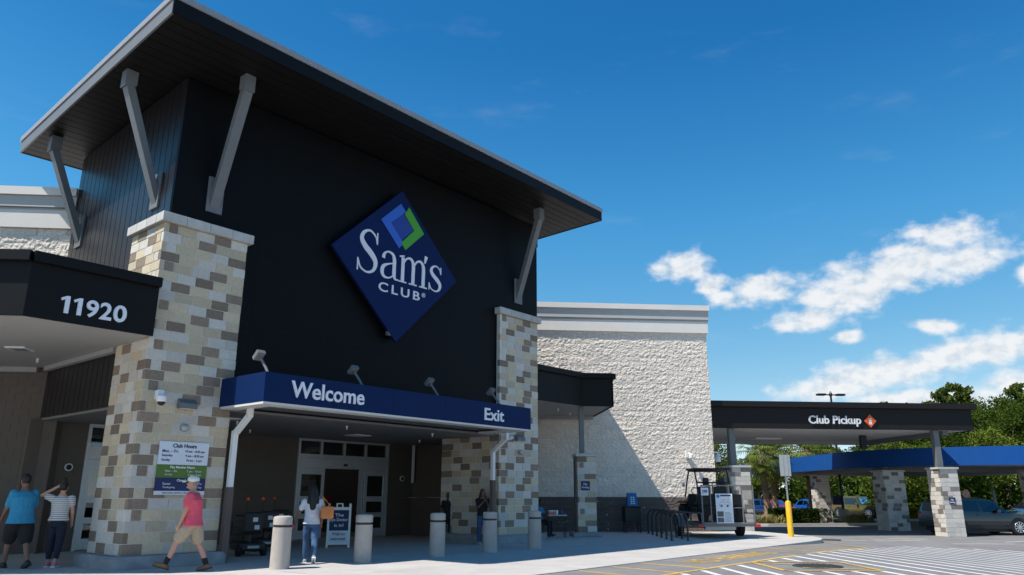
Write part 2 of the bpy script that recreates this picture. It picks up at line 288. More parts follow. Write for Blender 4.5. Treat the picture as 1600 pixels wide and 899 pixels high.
def thing(name, label, cat, at=(0,0,0), frame='W', group=None, rotz=None):
    o = bpy.data.objects.new(name, None); COL.objects.link(o); o.empty_display_size = .2
    place(o, frame, at)
    if rotz is not None: o.rotation_euler = (0,0,rotz); OFF[o.name] = (0,0,0)
    return tag(o, label, cat, group)
def obj(name, mb, m, parent=None, at=(0,0,0), frame='W', smooth=False):
    me = mb if isinstance(mb, bpy.types.Mesh) else mb.mesh(name, OFF[parent.name] if parent else at)
    if isinstance(m, str): m = M[m]
    if m and not me.materials: me.materials.append(m)
    if smooth:
        for p in me.polygons: p.use_smooth = True
        if smooth != 'all': me.set_sharp_from_angle(angle=R(40))
    o = bpy.data.objects.new(name, me); COL.objects.link(o)
    if parent: o.parent = parent; OFF[o.name] = OFF[parent.name]
    else: place(o, frame, at)
    return o
def copy_tree(o, parent=None, deep=0):
    c = o.copy(); COL.objects.link(c)
    if parent: c.parent = parent
    for ch in list(o.children): copy_tree(ch, c, deep+1)
    OFF[c.name] = OFF[o.name]
    return c
def text_mb(body, bold=0, spacing=1.0):
    cu = bpy.data.curves.new('t', 'FONT'); cu.body = body; cu.offset = bold; cu.space_character = spacing; cu.resolution_u = 4; cu.fill_mode = 'FRONT'; cu.extrude = .02
    ob = bpy.data.objects.new('t', cu); COL.objects.link(ob); dg = bpy.context.evaluated_depsgraph_get(); me = bpy.data.meshes.new_from_object(ob.evaluated_get(dg))
    mb = MB(); mb.add([v.co[:] for v in me.vertices], [tuple(p.vertices) for p in me.polygons])
    bpy.data.objects.remove(ob); bpy.data.curves.remove(cu); bpy.data.meshes.remove(me); return mb
def fit_text(body, x0, x1, z0, z1, y, depth=.03, bold=0, spacing=1.0, cap=None, frame=None, keep=False, align='L'):
    """text fitted into a box on a vertical plane y (facing -y); frame maps (u,d,z) to a point"""
    t = text_mb(body, bold, spacing); xs = [p[0] for p in t.v]; ys = [p[1] for p in t.v]; zs = [p[2] for p in t.v]
    ax, bx, ay, by = min(xs), max(xs), min(ys), max(ys)
    kz = (z1-z0)/(by-ay); kx = (x1-x0)/(bx-ax)
    if keep: kx = min(kx, kz); 
    w = (bx-ax)*kx; xo = x0 if align == 'L' else (x1-w if align == 'R' else (x0+x1-w)/2)
    fn = frame or (lambda u, d, z: (u, y-d, z)); zz0, zz1 = min(zs), max(zs)
    out = MB(); out.v = [fn(xo+(px-ax)*kx, depth*(pz-zz0)/(zz1-zz0), z0+(py-ay)*kz) for px,py,pz in t.v]; out.f = t.f; return out
def add_all(a, b): return a.add(b.v, b.f)
BRK = {}
def brick_mesh(L, D, H, key, rough=.006):
    k = (round(L,2), round(D,2), round(H,2), key)
    if k not in BRK:
        g = .0065; mb = MB().bevbox(0, L-2*g, 0, D, 0, H-2*g, .007); me = mb.mesh('brick'); me.materials.append(M[key]); BRK[k] = me
    return BRK[k], .0065
def brick(parent, x, y, z, L, D, H, key, along='x', name='brick'):
    me, g = brick_mesh(L, D, H, key); o = bpy.data.objects.new(name, me); COL.objects.link(o); o.parent = parent; ox,oy,oz = OFF[parent.name]
    if along == 'x': o.location = (x+g-ox, y-oy, z+g-oz)
    else: o.location = (x-ox, y-g-oy, z+g-oz); o.rotation_euler = (0,0,-math.pi/2)   # runs along -y, depth along +x
    return o
def stone_box(parent, x0, x1, y0, y1, z0, z1, course=.222, sides=True, side_z=99, L=.43, seed=1, depth=.11):
    """bricks on the front (y0) and on the x0 side of a pier, mortar core behind"""
    r = random.Random(seed); n = max(1, round((z1-z0)/course)); h = (z1-z0)/n
    obj('mortar_core', MB().box(x0+.012, x1-.012, y0+.012, y1-.012, z0, z1-.004), 'mortar', parent)
    prev = []
    def run(total, off, minl):
        out = []; p = 0; first = True
        while p < total-1e-6:
            ln = L*(.5 if (first and off) else 1.0)*r.uniform(.97,1.03); first = False
            if total-p-ln < minl: ln = total-p
            out.append((p, ln)); p += ln
        return out
    def col(i, k):
        if (k+2*i+(i//4)) % 3 == 0 and r.random() < .80: return 'brown'
        return 'cream' if r.random() < .5 else 'pale'
    for i in range(n):
        z = z0+i*h; fr_corner = i % 2 == 0
        xa = x0 if fr_corner else x0+depth
        k = 0
        for p, ln in run(x1-xa, not fr_corner, .16):
            brick(parent, xa+p, y0+r.uniform(-.003,.003), z, ln, depth, h, col(i,k)); k += 1
        if sides and z < side_z:
            ya = y0 if not fr_corner else y0+depth; k = 1
            for p, ln in run(y1-ya, fr_corner, .16):
                me, g = brick_mesh(ln, depth, h, col(i,k)); k += 1
                o = bpy.data.objects.new('brick', me); COL.objects.link(o); o.parent = parent; ox,oy,oz = OFF[parent.name]
                o.rotation_euler = (0,0,-math.pi/2); o.location = (x0+r.uniform(-.003,.003)-ox, ya+p+ln-g-oy, z+g-oz)

# ================================================================== GROUND
C45 = math.sqrt(.5)
def w2(s, t): return (C45*(s-t), C45*(s+t))
def sstep(a, b, x): x = min(1, max(0, (x-a)/(b-a))); return x*x*(3-2*x)
def road_z(x): return -.015-.245*sstep(9, 18, x)
g = MB(); xs = [-900,-400,-150,-60,-20,0,5,8,9,10,11,12,13,14,15,16,17,18,20,25,40,70,120,250,500,1000]; ys = [-300,-60,-10,0,10,20,30,40,60,100,200,500,1500]
for y in ys:
    for x in xs: g.v.append((x, y, road_z(x)))
nx = len(xs)
for j in range(len(ys)-1):
    for i in range(nx-1): a = j*nx+i; g.f.append((a, a+1, a+1+nx, a+nx))
road = obj('asphalt_road', g, 'asphalt'); tag(road, kind='structure')
pts = [w2(-60,9.4), w2(26.6,9.38), (12.95,26.35), (13.5,27.3), (13.75,28.6), (13.65,30.2), (13.35,32.2), (12.6,34.4), (11.9,36), (11.9,75), (-90,75), (-90,-20)]
walk = obj('pavement', MB().prism(pts, -.4, 0), 'concrete'); tag(walk, kind='structure')
# expansion joints of the pavement: slim recessed strips
j = MB()
for s in (4.6, 9.0, 13.4, 17.8, 22.2): 
    a, b = w2(s, 9.45), w2(s, 16.0); d = .006; nxv = (C45*d, C45*d); j.add([(a[0]-nxv[0],a[1]-nxv[1],.002),(a[0]+nxv[0],a[1]+nxv[1],.002),(b[0]+nxv[0],b[1]+nxv[1],.002),(b[0]-nxv[0],b[1]-nxv[1],.002)], [(0,1,2,3)])
a, b = w2(-10,11.9), w2(25,11.9); d = (-C45*.006, C45*.006)
j.add([(a[0]-d[0],a[1]-d[1],.0025),(b[0]-d[0],b[1]-d[1],.0025),(b[0]+d[0],b[1]+d[1],.0025),(a[0]+d[0],a[1]+d[1],.0025)], [(0,1,2,3)])
obj('joint', j, 'plinth', walk)

def flat(pts, lift=.004):               # sheet over the road surface
    return MB().add([(x,y,road_z(x)+lift) for x,y in pts], [tuple(range(len(pts)))])
def flat_line(p, q, w, lift=.004, n=6):
    mb = MB(); dx, dy = q[0]-p[0], q[1]-p[1]; L = math.hypot(dx,dy); ux, uy = -dy/L*w/2, dx/L*w/2
    for i in range(n+1):
        k = i/n; x, y = p[0]+dx*k, p[1]+dy*k
        for sg in (-1,1): mb.v.append((x+ux*sg, y+uy*sg, road_z(x+ux*sg)+lift))
        if i: a = 2*i; mb.f.append((a-2,a-1,a+1,a))
    return mb
def stripe(p, q, w, m, name='painted_stripe', lift=.004): return obj(name, flat_line(p, q, w, lift), m, road)
x = 3.4; 
while x < 30:
    ytop = x+10.55 if x < 13.25 else min(x+10.55, 28.2-.72*(x-13.9))
    if 6.95 < x < 8.95:
        stripe((x,17.75 if ytop > 17.9 else ytop), (x,ytop), .13, 'roadwhite') if ytop > 17.9 else None
        stripe((x,3), (x,15.45), .13, 'roadwhite')
    elif ytop > 4: stripe((x,3), (x,ytop), .13, 'roadwhite')
    x += .6
for s in (10.8,11.95,13.1,14.3,15.5,21.3,22.3,23.3,24.3,25.3): stripe(w2(s,9.3), w2(s-.2,7.62 if s < 24 else 7.9), .11, 'roadyellow')
stripe(w2(4,7.6), w2(26.2,7.55), .13, 'roadyellow', lift=.007); stripe(w2(26.2,7.5), w2(28.3,9.5), .13, 'roadyellow', lift=.009)
for p, q in (((6.95,17.65),(9.0,17.5)),((9.0,17.5),(8.85,15.45)),((8.85,15.45),(6.85,15.6)),((6.85,15.6),(6.95,17.65))): stripe(p, q, .12, 'roadyellow', lift=.010)
stripe((7.5,16.2),(8.7,15.7),.10,'roadyellow',lift=.012); stripe((7.2,17.3),(7.7,16.9),.10,'roadyellow',lift=.012)
def tframe(u, d, z): x, y = w2(u, z); return (x, y, road_z(x)+.004+d*.02)
lt = fit_text('NO PARKING', 16.3, 20.7, 8.15, 8.9, 0, .05, .012, 1.05, frame=tframe)
obj('painted_lettering', lt, 'roadyellow', road)
for p, q in (((14.9,30.4),(16.6,30.0)),((17.4,30.9),(19.0,30.2)),((19.0,28.2),(21.3,28.0)),((21.8,29.2),(24.5,30.2)),((24.8,29.0),(27.0,30.3)),((15.3,33.2),(17.3,32.2)),((20,31.3),(18.6,31.9))): stripe(p, q, .12, 'roadwhite')
# drain grate
dg = thing('drain_grate', 'round cast iron drain grate inside a yellow painted box', 'drain', (8.0,16.55,road_z(8)))
obj('ring', MB().lathe(8.0,16.55,[(.52,road_z(8)+.001),(.52,road_z(8)+.016),(.47,road_z(8)+.018)],28), 'iron', dg)
for i in range(-4,5):
    hw = math.sqrt(.47**2-(i*.1)**2); obj('grate_bar', MB().box(8.0+i*.1-.02, 8.0+i*.1+.02, 16.55-hw, 16.55+hw, road_z(8)+.018, road_z(8)+.028), 'iron', dg)
mc = thing('manhole_cover', 'small dark manhole cover behind the yellow post', 'manhole', (14.9,29.6,road_z(14.9)))
obj('cover', MB().lathe(14.9,29.6,[(.42,road_z(14.9)-.01),(.42,road_z(14.9)+.02),(.38,road_z(14.9)+.024)],24), 'iron', mc)

# ================================================================== ENTRANCE TOWER (tower frame: s along the front, t depth)
TS0, TS1, TT0, TT1, ZC = 7.13, 20.59, 16.25, 22.2, 3.36
tw = thing('entrance_tower', 'tall black entrance tower with wide overhanging flat roof', 'building', (13.86,19.2,0), 'T')
def rz(s, t, base):                       # roof plane: highest along the front edge
    k = (s-5.77)/(21.95-5.77); drop = .058*(1-k)+.022*k; return base-drop*(t-14.25)
obj('front_wall', MB().box(TS0+.02, TS1, TT0+.02, TT0+.25, ZC, 11.08), 'black', tw)
for i in range(6):
    for k_ in range(4):
        a_, b_ = TS0+.052+i*(TS1-TS0-.052)/6, ZC+k_*(11.08-ZC)/4; obj('wall_panel', MB().box(a_+.0015,a_+(TS1-TS0-.052)/6-.0015,TT0,TT0+.0195,b_+.0015,b_+(11.08-ZC)/4-.0015), 'black', tw)
b = MB().box(TS0+.05, TS0+.25, TT0+.26, TT1-.02, ZC+.01, 10.75); obj('wall_core', b, 'brownmetal', tw)
n = 20; w = (TT1-TT0-.0)/n
for i in range(n):
    t0 = TT0+i*w; mb = MB(); x = TS0
    mb.hexa([(x,t0+.012,ZC),(x+.048,t0+.012,ZC),(x+.048,t0+w-.004,ZC),(x,t0+w-.012,ZC)], [(x,t0+.012,rz(x,t0,11.18)),(x+.048,t0+.012,rz(x,t0,11.18)),(x+.048,t0+w-.004,rz(x,t0+w,11.18)),(x,t0+w-.012,rz(x,t0+w,11.18))])
    obj('wall_panel', mb, 'brownmetal', tw)
obj('right_wall', MB().box(TS1-.25, TS1-.001, TT0+.251, TT1-.26, ZC+.01, 10.95), 'black', tw)
obj('rear_wall', MB().box(TS0+.3, TS1-.001, TT1-.25, TT1, ZC+.01, 10.7), 'black', tw)
# roof
RS0, RS1, RT0, RT1 = 5.77, 21.95, 14.25, 23.09
def P(s,t,b): return (s,t,rz(s,t,b))
e = .05
rf = obj('roof', MB().hexa([P(RS0+e,RT0+e,11.27),P(RS1-e,RT0+e,11.27),P(RS1-e,RT1-e,11.27),P(RS0+e,RT1-e,11.27)], [P(RS0+e,RT0+e,11.64),P(RS1-e,RT0+e,11.64),P(RS1-e,RT1-e,11.64),P(RS0+e,RT1-e,11.64)]), 'blackfascia', tw)
def fascia(p, q, nrm, z0, z1, th, m, nm):
    (s0,t0),(s1,t1) = p, q; n0, n1 = nrm
    return obj(nm, MB().hexa([P(s0,t0,z0),P(s1,t1,z0),P(s1+n0*th,t1+n1*th,z0),P(s0+n0*th,t0+n1*th,z0)], [P(s0,t0,z1),P(s1,t1,z1),P(s1+n0*th,t1+n1*th,z1),P(s0+n0*th,t0+n1*th,z1)]), m, rf)
fascia((RS0,RT0),(RS1,RT0),(0,1),11.22,11.55,.045,'blackfascia','fascia'); fascia((RS0,RT1),(RS0,RT0+.046),(1,0),11.22,11.55,.045,'greysteel','fascia')
fascia((RS1,RT0+.046),(RS1,RT1),(-1,0),11.22,11.55,.045,'blackfascia','fascia'); fascia((RS1-.046,RT1),(RS0+.046,RT1),(0,-1),11.22,11.55,.045,'blackfascia','fascia')
q = .03
fascia((RS0-q,RT0-q),(RS1+q,RT0-q),(0,1),11.552,11.70,.12,'flash','edge_flashing'); fascia((RS0-q,RT1+q),(RS0-q,RT0+.091),(1,0),11.552,11.70,.12,'flash','edge_flashing')
fascia((RS1+q,RT0+.091),(RS1+q,RT1+q),(-1,0),11.552,11.70,.12,'flash','edge_flashing'); fascia((RS1-.091,RT1+q),(RS0+.091,RT1+q),(0,-1),11.552,11.70,.12,'flash','edge_flashing')
nb = 29; bw = (RT1-RT0-.1)/nb
for i in range(nb):
    t0 = RT0+.05+i*bw; t1 = t0+bw-.018
    obj('soffit_board', MB().hexa([P(RS0+.05,t0,11.232),P(RS1-.05,t0,11.232),P(RS1-.05,t1,11.232),P(RS0+.05,t1,11.232)], [P(RS0+.05,t0,11.262),P(RS1-.05,t0,11.262),P(RS1-.05,t1,11.262),P(RS0+.05,t1,11.262)]), 'soffit', rf)
# brackets
def bracket(base, out, along):
    """base: wall point (s,t); out: outward unit dir; along: unit dir along the wall"""
    bs, bt = base; ox, oy = out; ax, ay = along
    def pt(o, a, z): return (bs+ox*o+ax*a, bt+oy*o+ay*a, z)
    topo = 1.05
    zt = rz(bs+ox*topo, bt+oy*topo, 11.225)
    h = .115
    st = MB().hexa([pt(.045,-h,7.98),pt(.045,h,7.98),pt(.10,h,8.30),pt(.10,-h,8.30)][::1], [pt(topo-.02,-h,zt-.45),pt(topo-.02,h,zt-.45),pt(topo-.20,h,zt-.30),pt(topo-.20,-h,zt-.30)])
    st = MB(); A0,A1 = (.046,8.02),(.046,8.42); B0,B1 = (topo+.02,zt-.40),(topo-.16,zt-.34)
    st.add([pt(A0[0],-h,A0[1]),pt(A0[0],h,A0[1]),pt(A1[0],-h,A1[1]),pt(A1[0],h,A1[1]),pt(B0[0],-h,B0[1]),pt(B0[0],h,B0[1]),pt(B1[0],-h,B1[1]),pt(B1[0],h,B1[1])],
           [(0,1,5,4),(2,6,7,3),(0,4,6,2),(1,3,7,5),(0,2,3,1),(4,5,7,6)])
    br = obj('bracket', st, 'greysteel', tw)
    hd = MB(); g = .13
    hd.hexa([pt(topo+.06,-g,zt-.43),pt(topo+.06,g,zt-.43),pt(topo-.21,g,zt-.36),pt(topo-.21,-g,zt-.36)], [pt(topo+.06,-g,zt-.003),pt(topo+.06,g,zt-.003),pt(topo-.21,g,zt-.003),pt(topo-.21,-g,zt-.003)])
    obj('bracket_head', hd, 'greysteel', br)
    pl = MB(); pl.hexa([pt(.002,-.20,7.9),pt(.044,-.20,7.9),pt(.044,.20,7.9),pt(.002,.20,7.9)], [pt(.002,-.20,8.78),pt(.044,-.20,8.78),pt(.044,.20,8.78),pt(.002,.20,8.78)])
    obj('base_plate', pl, 'greysteel', br)
bracket((8.15,TT0), (0,-1), (1,0)); bracket((19.5,TT0), (0,-1), (1,0))
bracket((TS0,17.05), (-1,0), (0,1)); bracket((TS0,21.5), (-1,0), (0,1)); bracket((TS1,17.2), (1,0), (0,1))
# recess under the tower: ceiling, back wall with openings, right wall
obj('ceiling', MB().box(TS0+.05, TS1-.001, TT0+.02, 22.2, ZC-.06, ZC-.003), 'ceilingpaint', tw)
BW = 22.2
def backwall(s0, s1, z0, z1, m): return obj('recess_wall', MB().box(s0, s1, BW, BW+.2, z0, z1), m, tw)
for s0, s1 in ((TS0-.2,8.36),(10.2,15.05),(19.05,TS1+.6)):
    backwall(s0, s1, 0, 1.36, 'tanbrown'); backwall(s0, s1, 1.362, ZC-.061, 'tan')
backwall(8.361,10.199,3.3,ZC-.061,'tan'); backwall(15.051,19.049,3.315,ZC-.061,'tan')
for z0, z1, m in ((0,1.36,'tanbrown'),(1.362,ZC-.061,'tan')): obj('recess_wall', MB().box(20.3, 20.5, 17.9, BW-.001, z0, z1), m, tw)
# ceiling sprinklers and air grilles
for s,t in ((10.5,18.3),(13.2,17.2),(16.5,17.2),(12.2,20.5),(18.1,19.5)):
    sk = tag(obj('sprinkler', MB().cyl(s,t,ZC-.10,ZC-.061,.035,10).cyl(s,t,ZC-.16,ZC-.101,.018,8), 'white', tw))
for s,t in ((9.9,17.9),(15.5,19.6)): obj('air_grille', MB().box(s-.3,s+.3,t-.3,t+.3,ZC-.085,ZC-.0612), 'white', tw)
obj('lower_pipe', MB().cyl(20.15,22.02,1.9,ZC-.062,.06,12), 'white', tw)

# ------------------------------------------------------------------ entrance doors
def door_leaf(parent, s0, s1, t, z0, z1, glassrows):
    fr = MB(); st = .11
    fr.box(s0,s0+st,t-.025,t+.025,z0,z1).box(s1-st,s1,t-.025,t+.025,z0,z1)
    lf = None; zs = [z0]+[v for r in glassrows for v in r]+[z1]
    for k in range(0,len(zs),2): fr.box(s0+st,s1-st,t-.024,t+.024,zs[k],zs[k+1])
    lf = obj('door_leaf', fr, 'alum', parent)
    for a, b in glassrows: obj('pane', MB().box(s0+st+.002,s1-st-.002,t-.005,t+.005,a+.002,b-.002), 'glass', lf)
    return lf
ROWS = [(.30,.68),(.84,1.22),(1.40,2.12)]
en = thing('sliding_entrance', 'grey aluminium sliding doors with transom windows under the blue canopy', 'door', (17.05,BW,0), 'T')
f = MB().box(15.06,15.14,BW-.05,BW+.12,0,3.31).box(18.96,19.04,BW-.05,BW+.12,0,3.31).box(15.142,18.958,BW-.05,BW+.12,3.23,3.31).box(15.142,18.958,BW-.06,BW+.13,2.66,2.79).box(15.142,18.958,BW-.07,BW+.13,2.33,2.655)
for s in (16.02,17.0,17.97): f.box(s-.03,s+.03,BW-.04,BW+.10,2.791,3.229)
obj('frame', f, 'alum', en)
for a,b2 in ((15.142,15.988),(16.052,16.968),(17.032,17.938),(18.002,18.956)): obj('transom_pane', MB().box(a,b2,BW+.02,BW+.03,2.792,3.228), 'glass', en)
obj('door_sensor', MB().box(16.95,17.1,BW-.10,BW-.071,2.42,2.5), 'plasticblack', en)
door_leaf(en,15.15,16.2,BW+.0,.03,2.325,ROWS); door_leaf(en,17.97,18.95,BW+.0,.03,2.325,ROWS); door_leaf(en,17.76,17.96,BW+.07,.03,2.325,[(.3,2.12)])
e2 = thing('exit_storefront', 'grey aluminium door beside the left stone column, seen past the blue shirt', 'door', (9.28,BW,0), 'T')
f = MB().box(8.365,8.45,BW-.05,BW+.12,0,3.295).box(10.11,10.195,BW-.05,BW+.12,0,3.295).box(8.452,10.108,BW-.05,BW+.12,3.21,3.295).box(8.452,10.108,BW-.06,BW+.13,2.36,2.70)
obj('frame', f, 'alum', e2); obj('transom_pane', MB().box(8.452,10.108,BW+.02,BW+.03,2.702,3.208), 'glass', e2)
door_leaf(e2,8.46,9.27,BW,.03,2.355,ROWS); door_leaf(e2,9.29,10.10,BW,.03,2.355,ROWS)
# store interior behind the doors
it = thing('store_interior', 'dim store interior with ceiling light tubes behind the doors', 'interior', (14,26,0), 'T')
obj('floor', MB().box(7.6,20.2,BW+.21,33,.0,.01), 'floor', it); obj('ceiling', MB().box(7.6,20.2,BW+.21,33,4.6,4.7), 'dark', it)
obj('wall', MB().box(7.6,20.2,33,33.1,.0,4.6), 'dark', it); obj('wall', MB().box(7.5,7.6,BW+.21,33.1,0,4.6), 'dark', it); obj('wall', MB().box(20.2,20.3,BW+.21,33.1,0,4.6), 'dark', it)
for s,t0,t1 in ((16.5,24.5,27.2),(14.3,25,27.6),(18.4,28,31),(12,25,28)): obj('light_tube', MB().box(s-.04,s+.04,t0,t1,4.45,4.52), 'tube', it)
for s,h in ((15.6,1.3),(17.6,1.6),(19.3,1.1),(9.2,1.2)):
    for k in range(4): obj('display_shelf', MB().box(s-.5,s+.5,26.5,27.3,.35*k*h,.35*k*h+.22), ('photo','cyan','photo','carred')[k], it)

# ------------------------------------------------------------------ stone columns
def plinth(parent, s0, s1, t0, t1, z=.25, r=.3):
    pts = []
    for cx, cy, a0 in ((s1-r,t0+r,-90),(s1-r,t1-r,0),(s0+r,t1-r,90),(s0+r,t0+r,180)):
        for k in range(5): a = R(a0+k*22.5); pts.append((cx+r*math.cos(a), cy+r*math.sin(a)))
    n = len(pts); mb = MB(); cx, cy = (s0+s1)/2, (t0+t1)/2
    mb.v = [(x,y,0) for x,y in pts]+[(x,y,z-.05) for x,y in pts]+[(cx+(x-cx)*.965,cy+(y-cy)*.965,z) for x,y in pts]
    for L in (0,n):
        for i in range(n): mb.f.append((L+i,L+(i+1)%n,L+n+(i+1)%n,L+n+i))
    mb.f.append(tuple(range(2*n,3*n))); return obj('plinth', mb, 'plinth', parent, smooth=True)
def column(s0, s1, t0, t1, label, side_z, seed, dt=0):
    c = thing('stone_column', label, 'column', ((s0+s1)/2,(t0+t1)/2,0), 'T', 'stone columns of the entrance tower')
    plinth(c, s0-.25, s1+.25, t0-.25, t1+.25)
    stone_box(c, s0, s1, t0, t1, .252, 7.32, .222, True, side_z, .43, seed)
    n = 4; L = (s1-s0+.2)/n
    for i in range(n): obj('cap_stone', MB().bevbox(s0-.1+i*L+.003, s0-.1+(i+1)*L-.003, t0-.1, t0+.24, 7.322, 7.54, .012), 'cap', c)
    n = 3; L = (t1+.1-t0-.245)/n
    for i in range(n): obj('cap_stone', MB().bevbox(s0-.1, s0+.24, t0+.245+i*L, t0+.245+(i+1)*L-.006, 7.322, 7.54, .012), 'cap', c)
    obj('cap_stone', MB().box(s0+.245, s1+.1, t0+.245, TT0-.002 if dt else t1, 7.33, 7.5), 'cap', c)
    return c
colL = column(7.0, 9.05, 16.1, 17.72, 'tall stone column in brown and cream blocks carrying the opening hours board', 99, 3)
colR = column(18.4, 20.42, 16.1, 18.7, 'tall stone column beside the Exit lettering, without an hours board', 3.3, 8)

# ------------------------------------------------------------------ blue entrance canopy
ca = thing('entrance_canopy', 'blue entrance canopy fascia reading Welcome and Exit', 'canopy', (13.3,15.3,3.35), 'T')
CS0, CS1, CT = 8.75, 17.78, 14.3

for i in range(5): w_ = (CS1-CS0)/5; obj('fascia_panel', MB().box(CS0+i*w_+(.003 if i else 0),CS0+(i+1)*w_-(.003 if i < 4 else 0),CT,CT+.06,3.35,3.985), 'canopyblue', ca)
obj('fascia_panel', MB().box(CS0,CS0+.06,CT+.061,TT0-.001,3.35,3.985), 'canopyblue', ca); obj('fascia_panel', MB().box(CS1-.06,CS1,CT+.061,16.08,3.35,3.985), 'canopyblue', ca)
obj('deck', MB().box(CS0+.061,CS1-.061,CT+.061,TT0-.002,3.85,3.95), 'greysteel', ca)
obj('soffit_band', MB().box(CS0+.005,CS1-.005,CT+.005,CT+.42,3.30,3.348), 'soffitband', ca)
obj('soffit_band', MB().box(CS0+.005,CS0+.42,CT+.421,16.05,3.30,3.348), 'soffitband', ca); obj('soffit_band', MB().box(CS1-.42,CS1-.005,CT+.421,16.05,3.30,3.348), 'soffitband', ca)
for i in range(6):
    a = CS0+.421+i*(CS1-CS0-.842)/6; obj('soffit_panel', MB().box(a+.004,a+(CS1-CS0-.842)/6-.004,CT+.421,TT0+.015,3.40,3.42), 'greysteel', ca)
obj('lettering', fit_text('Welcome',9.40,11.42,3.50,3.86,CT-.002,.03,.014), 'logowhite', ca)
obj('lettering', fit_text('Exit',15.70,16.52,3.48,3.82,CT-.002,.03,.014), 'logowhite', ca)
def downspout(s, t, label, lower):
    d = thing('downspout', label, 'downspout', (s,t,0), 'T', 'white downspouts of the blue canopy')
    obj('pipe', MB().bar((s-.0,t-.55,3.36),(s,t-.55,3.12),.12,.1,(0,1,0)).bar((s,t-.56,3.16),(s,t-.02,2.78),.12,.1,(0,0,1)).bar((s,t,2.84),(s,t,1.9 if lower else 1.6),.12,.1,(0,1,0)), 'white', d)
    obj('lower_pipe', MB().bar((s,t,1.6 if not lower else 1.9),(s,t,.0),.15,.13,(0,1,0)), 'tanbrown', d)
downspout(9.14,15.98,'white downspout down the right edge of the hours-board column',False); downspout(18.0,16.0,'white and brown downspout beside the person taking a photo',True)
for k,s in enumerate((8.86,11.43,13.99,16.48)):
    fl = thing('floodlight', ['grey floodlight at the left end of the blue canopy','second grey floodlight from the left on the blue canopy','third grey floodlight from the left on the blue canopy','grey floodlight nearest the right stone column on the canopy'][k], 'floodlight', (s,14.6,3.95), 'T', 'floodlights on top of the blue canopy')
    obj('arm', MB().tube([(s+.02,14.36,3.9),(s+.0,14.5,4.1),(s-.05,14.66,4.33)],.03,8), 'greysteel', fl)
    p0 = Vector((s-.08,14.68,4.38)); hd = MB(); u = Vector((.0,-.75,.66)).normalized(); r = Vector((1,0,0)); nn = r.cross(u)
    c = [p0+r*a*.095+u*b*.115 for a,b in ((-1,-1),(1,-1),(1,1),(-1,1))]; hd.hexa([x-nn*.045 for x in c],[x+nn*.045 for x in c]); obj('lamp_head', hd, 'greysteel', fl)

# ------------------------------------------------------------------ diamond logo sign
sg = thing('logo_sign', 'large dark blue diamond sign with white lettering on the black tower', 'sign', (13.78,16.1,5.6), 'T')
cx, cz, hw, hh = 13.785, 7.92, 2.38, 2.30
def diamond(cx,cz,w,h,y0,y1): return MB().hexa([(cx,y0,cz-h),(cx+w,y0,cz),(cx+w,y1,cz),(cx,y1,cz-h)],[(cx-w,y0,cz),(cx,y0,cz+h),(cx,y1,cz+h),(cx-w,y1,cz)])
def dia_plate(cx,cz,w,h,y0,y1):
    m = MB(); m.add([(cx,y0,cz-h),(cx+w,y0,cz),(cx,y0,cz+h),(cx-w,y0,cz),(cx,y1,cz-h),(cx+w,y1,cz),(cx,y1,cz+h),(cx-w,y1,cz)], [(0,1,2,3),(7,6,5,4),(0,4,5,1),(1,5,6,2),(2,6,7,3),(3,7,4,0)]); return m
obj('panel', dia_plate(cx,cz,hw,hh,15.98,16.06), 'navy', sg); obj('back_box', dia_plate(cx,cz,hw-.12,hh-.12,16.061,16.245), 'blackfascia', sg)
fy = 15.976
def poly(pts, d=.012, y=fy):
    n = len(pts); return MB().add([(x,y-d,z) for x,z in pts]+[(x,y,z) for x,z in pts], [tuple(range(n)),tuple(range(2*n-1,n-1,-1))]+[(i,n+i,n+(i+1)%n,(i+1)%n) for i in range(n)])
ic, iz = 13.86, 9.10
obj('emblem_square', poly([(ic-.02,iz-.42),(ic+.42,iz),(ic-.02,iz+.42),(ic-.46,iz)],.010), 'midblue', sg)
L = .84; T = .27
obj('emblem_chevron', poly([(ic-L,iz),(ic-.12,iz+L*.83),(ic+.10,iz+L*.83-.22),(ic+.02-.0,iz+.44),(ic-.46-.01,iz),(ic+.02-.04,iz-.44),(ic+.10-.03,iz-L*.83+.22),(ic-.12,iz-L*.83)],.014), 'lightblue', sg)
obj('emblem_chevron', poly([(ic+L,iz),(ic+.12,iz-L*.83),(ic-.08+.03,iz-L*.83+.20),(ic+.01,iz-.44),(ic+.44,iz),(ic+.04,iz+.44-.03),(ic-.06+.16,iz+L*.83-.2),(ic+.20,iz+L*.80)],.018), 'green', sg)
def ribbon(pts, x0, z0, kx, kz, d, n=10):
    """stroke with varying width along a smooth spline: (x,z,width) control points"""
    P3 = [Vector(p) for p in pts]; out = []
    for i in range(len(P3)-1):
        a,b,c,e = P3[max(i-1,0)],P3[i],P3[i+1],P3[min(i+2,len(P3)-1)]
        for k in range(n):
            t = k/n; out.append(.5*((2*b)+(-a+c)*t+(2*a-5*b+4*c-e)*t*t+(-a+3*b-3*c+e)*t*t*t))
    out.append(P3[-1]); mb = MB()
    for i, p in enumerate(out):
        q0, q1 = out[max(i-1,0)], out[min(i+1,len(out)-1)]; dx, dz = q1.x-q0.x, q1.y-q0.y; L = math.hypot(dx,dz) or 1; nx_, nz_ = -dz/L*p.z/2, dx/L*p.z/2
        for sgn in (1,-1): X, Z = x0+(p.x+sgn*nx_)*kx, z0+(p.y+sgn*nz_)*kz; mb.v += [(X,fy-d,Z),(X,fy,Z)]
        if i: a = 4*i; mb.f += [(a-4,a,a+2,a-2),(a-3,a-1,a+3,a+1),(a-4,a-3,a+1,a),(a-2,a+2,a+3,a-1)]
    mb.f += [(0,2,3,1),(4*len(out)-4,4*len(out)-3,4*len(out)-1,4*len(out)-2)]; return mb
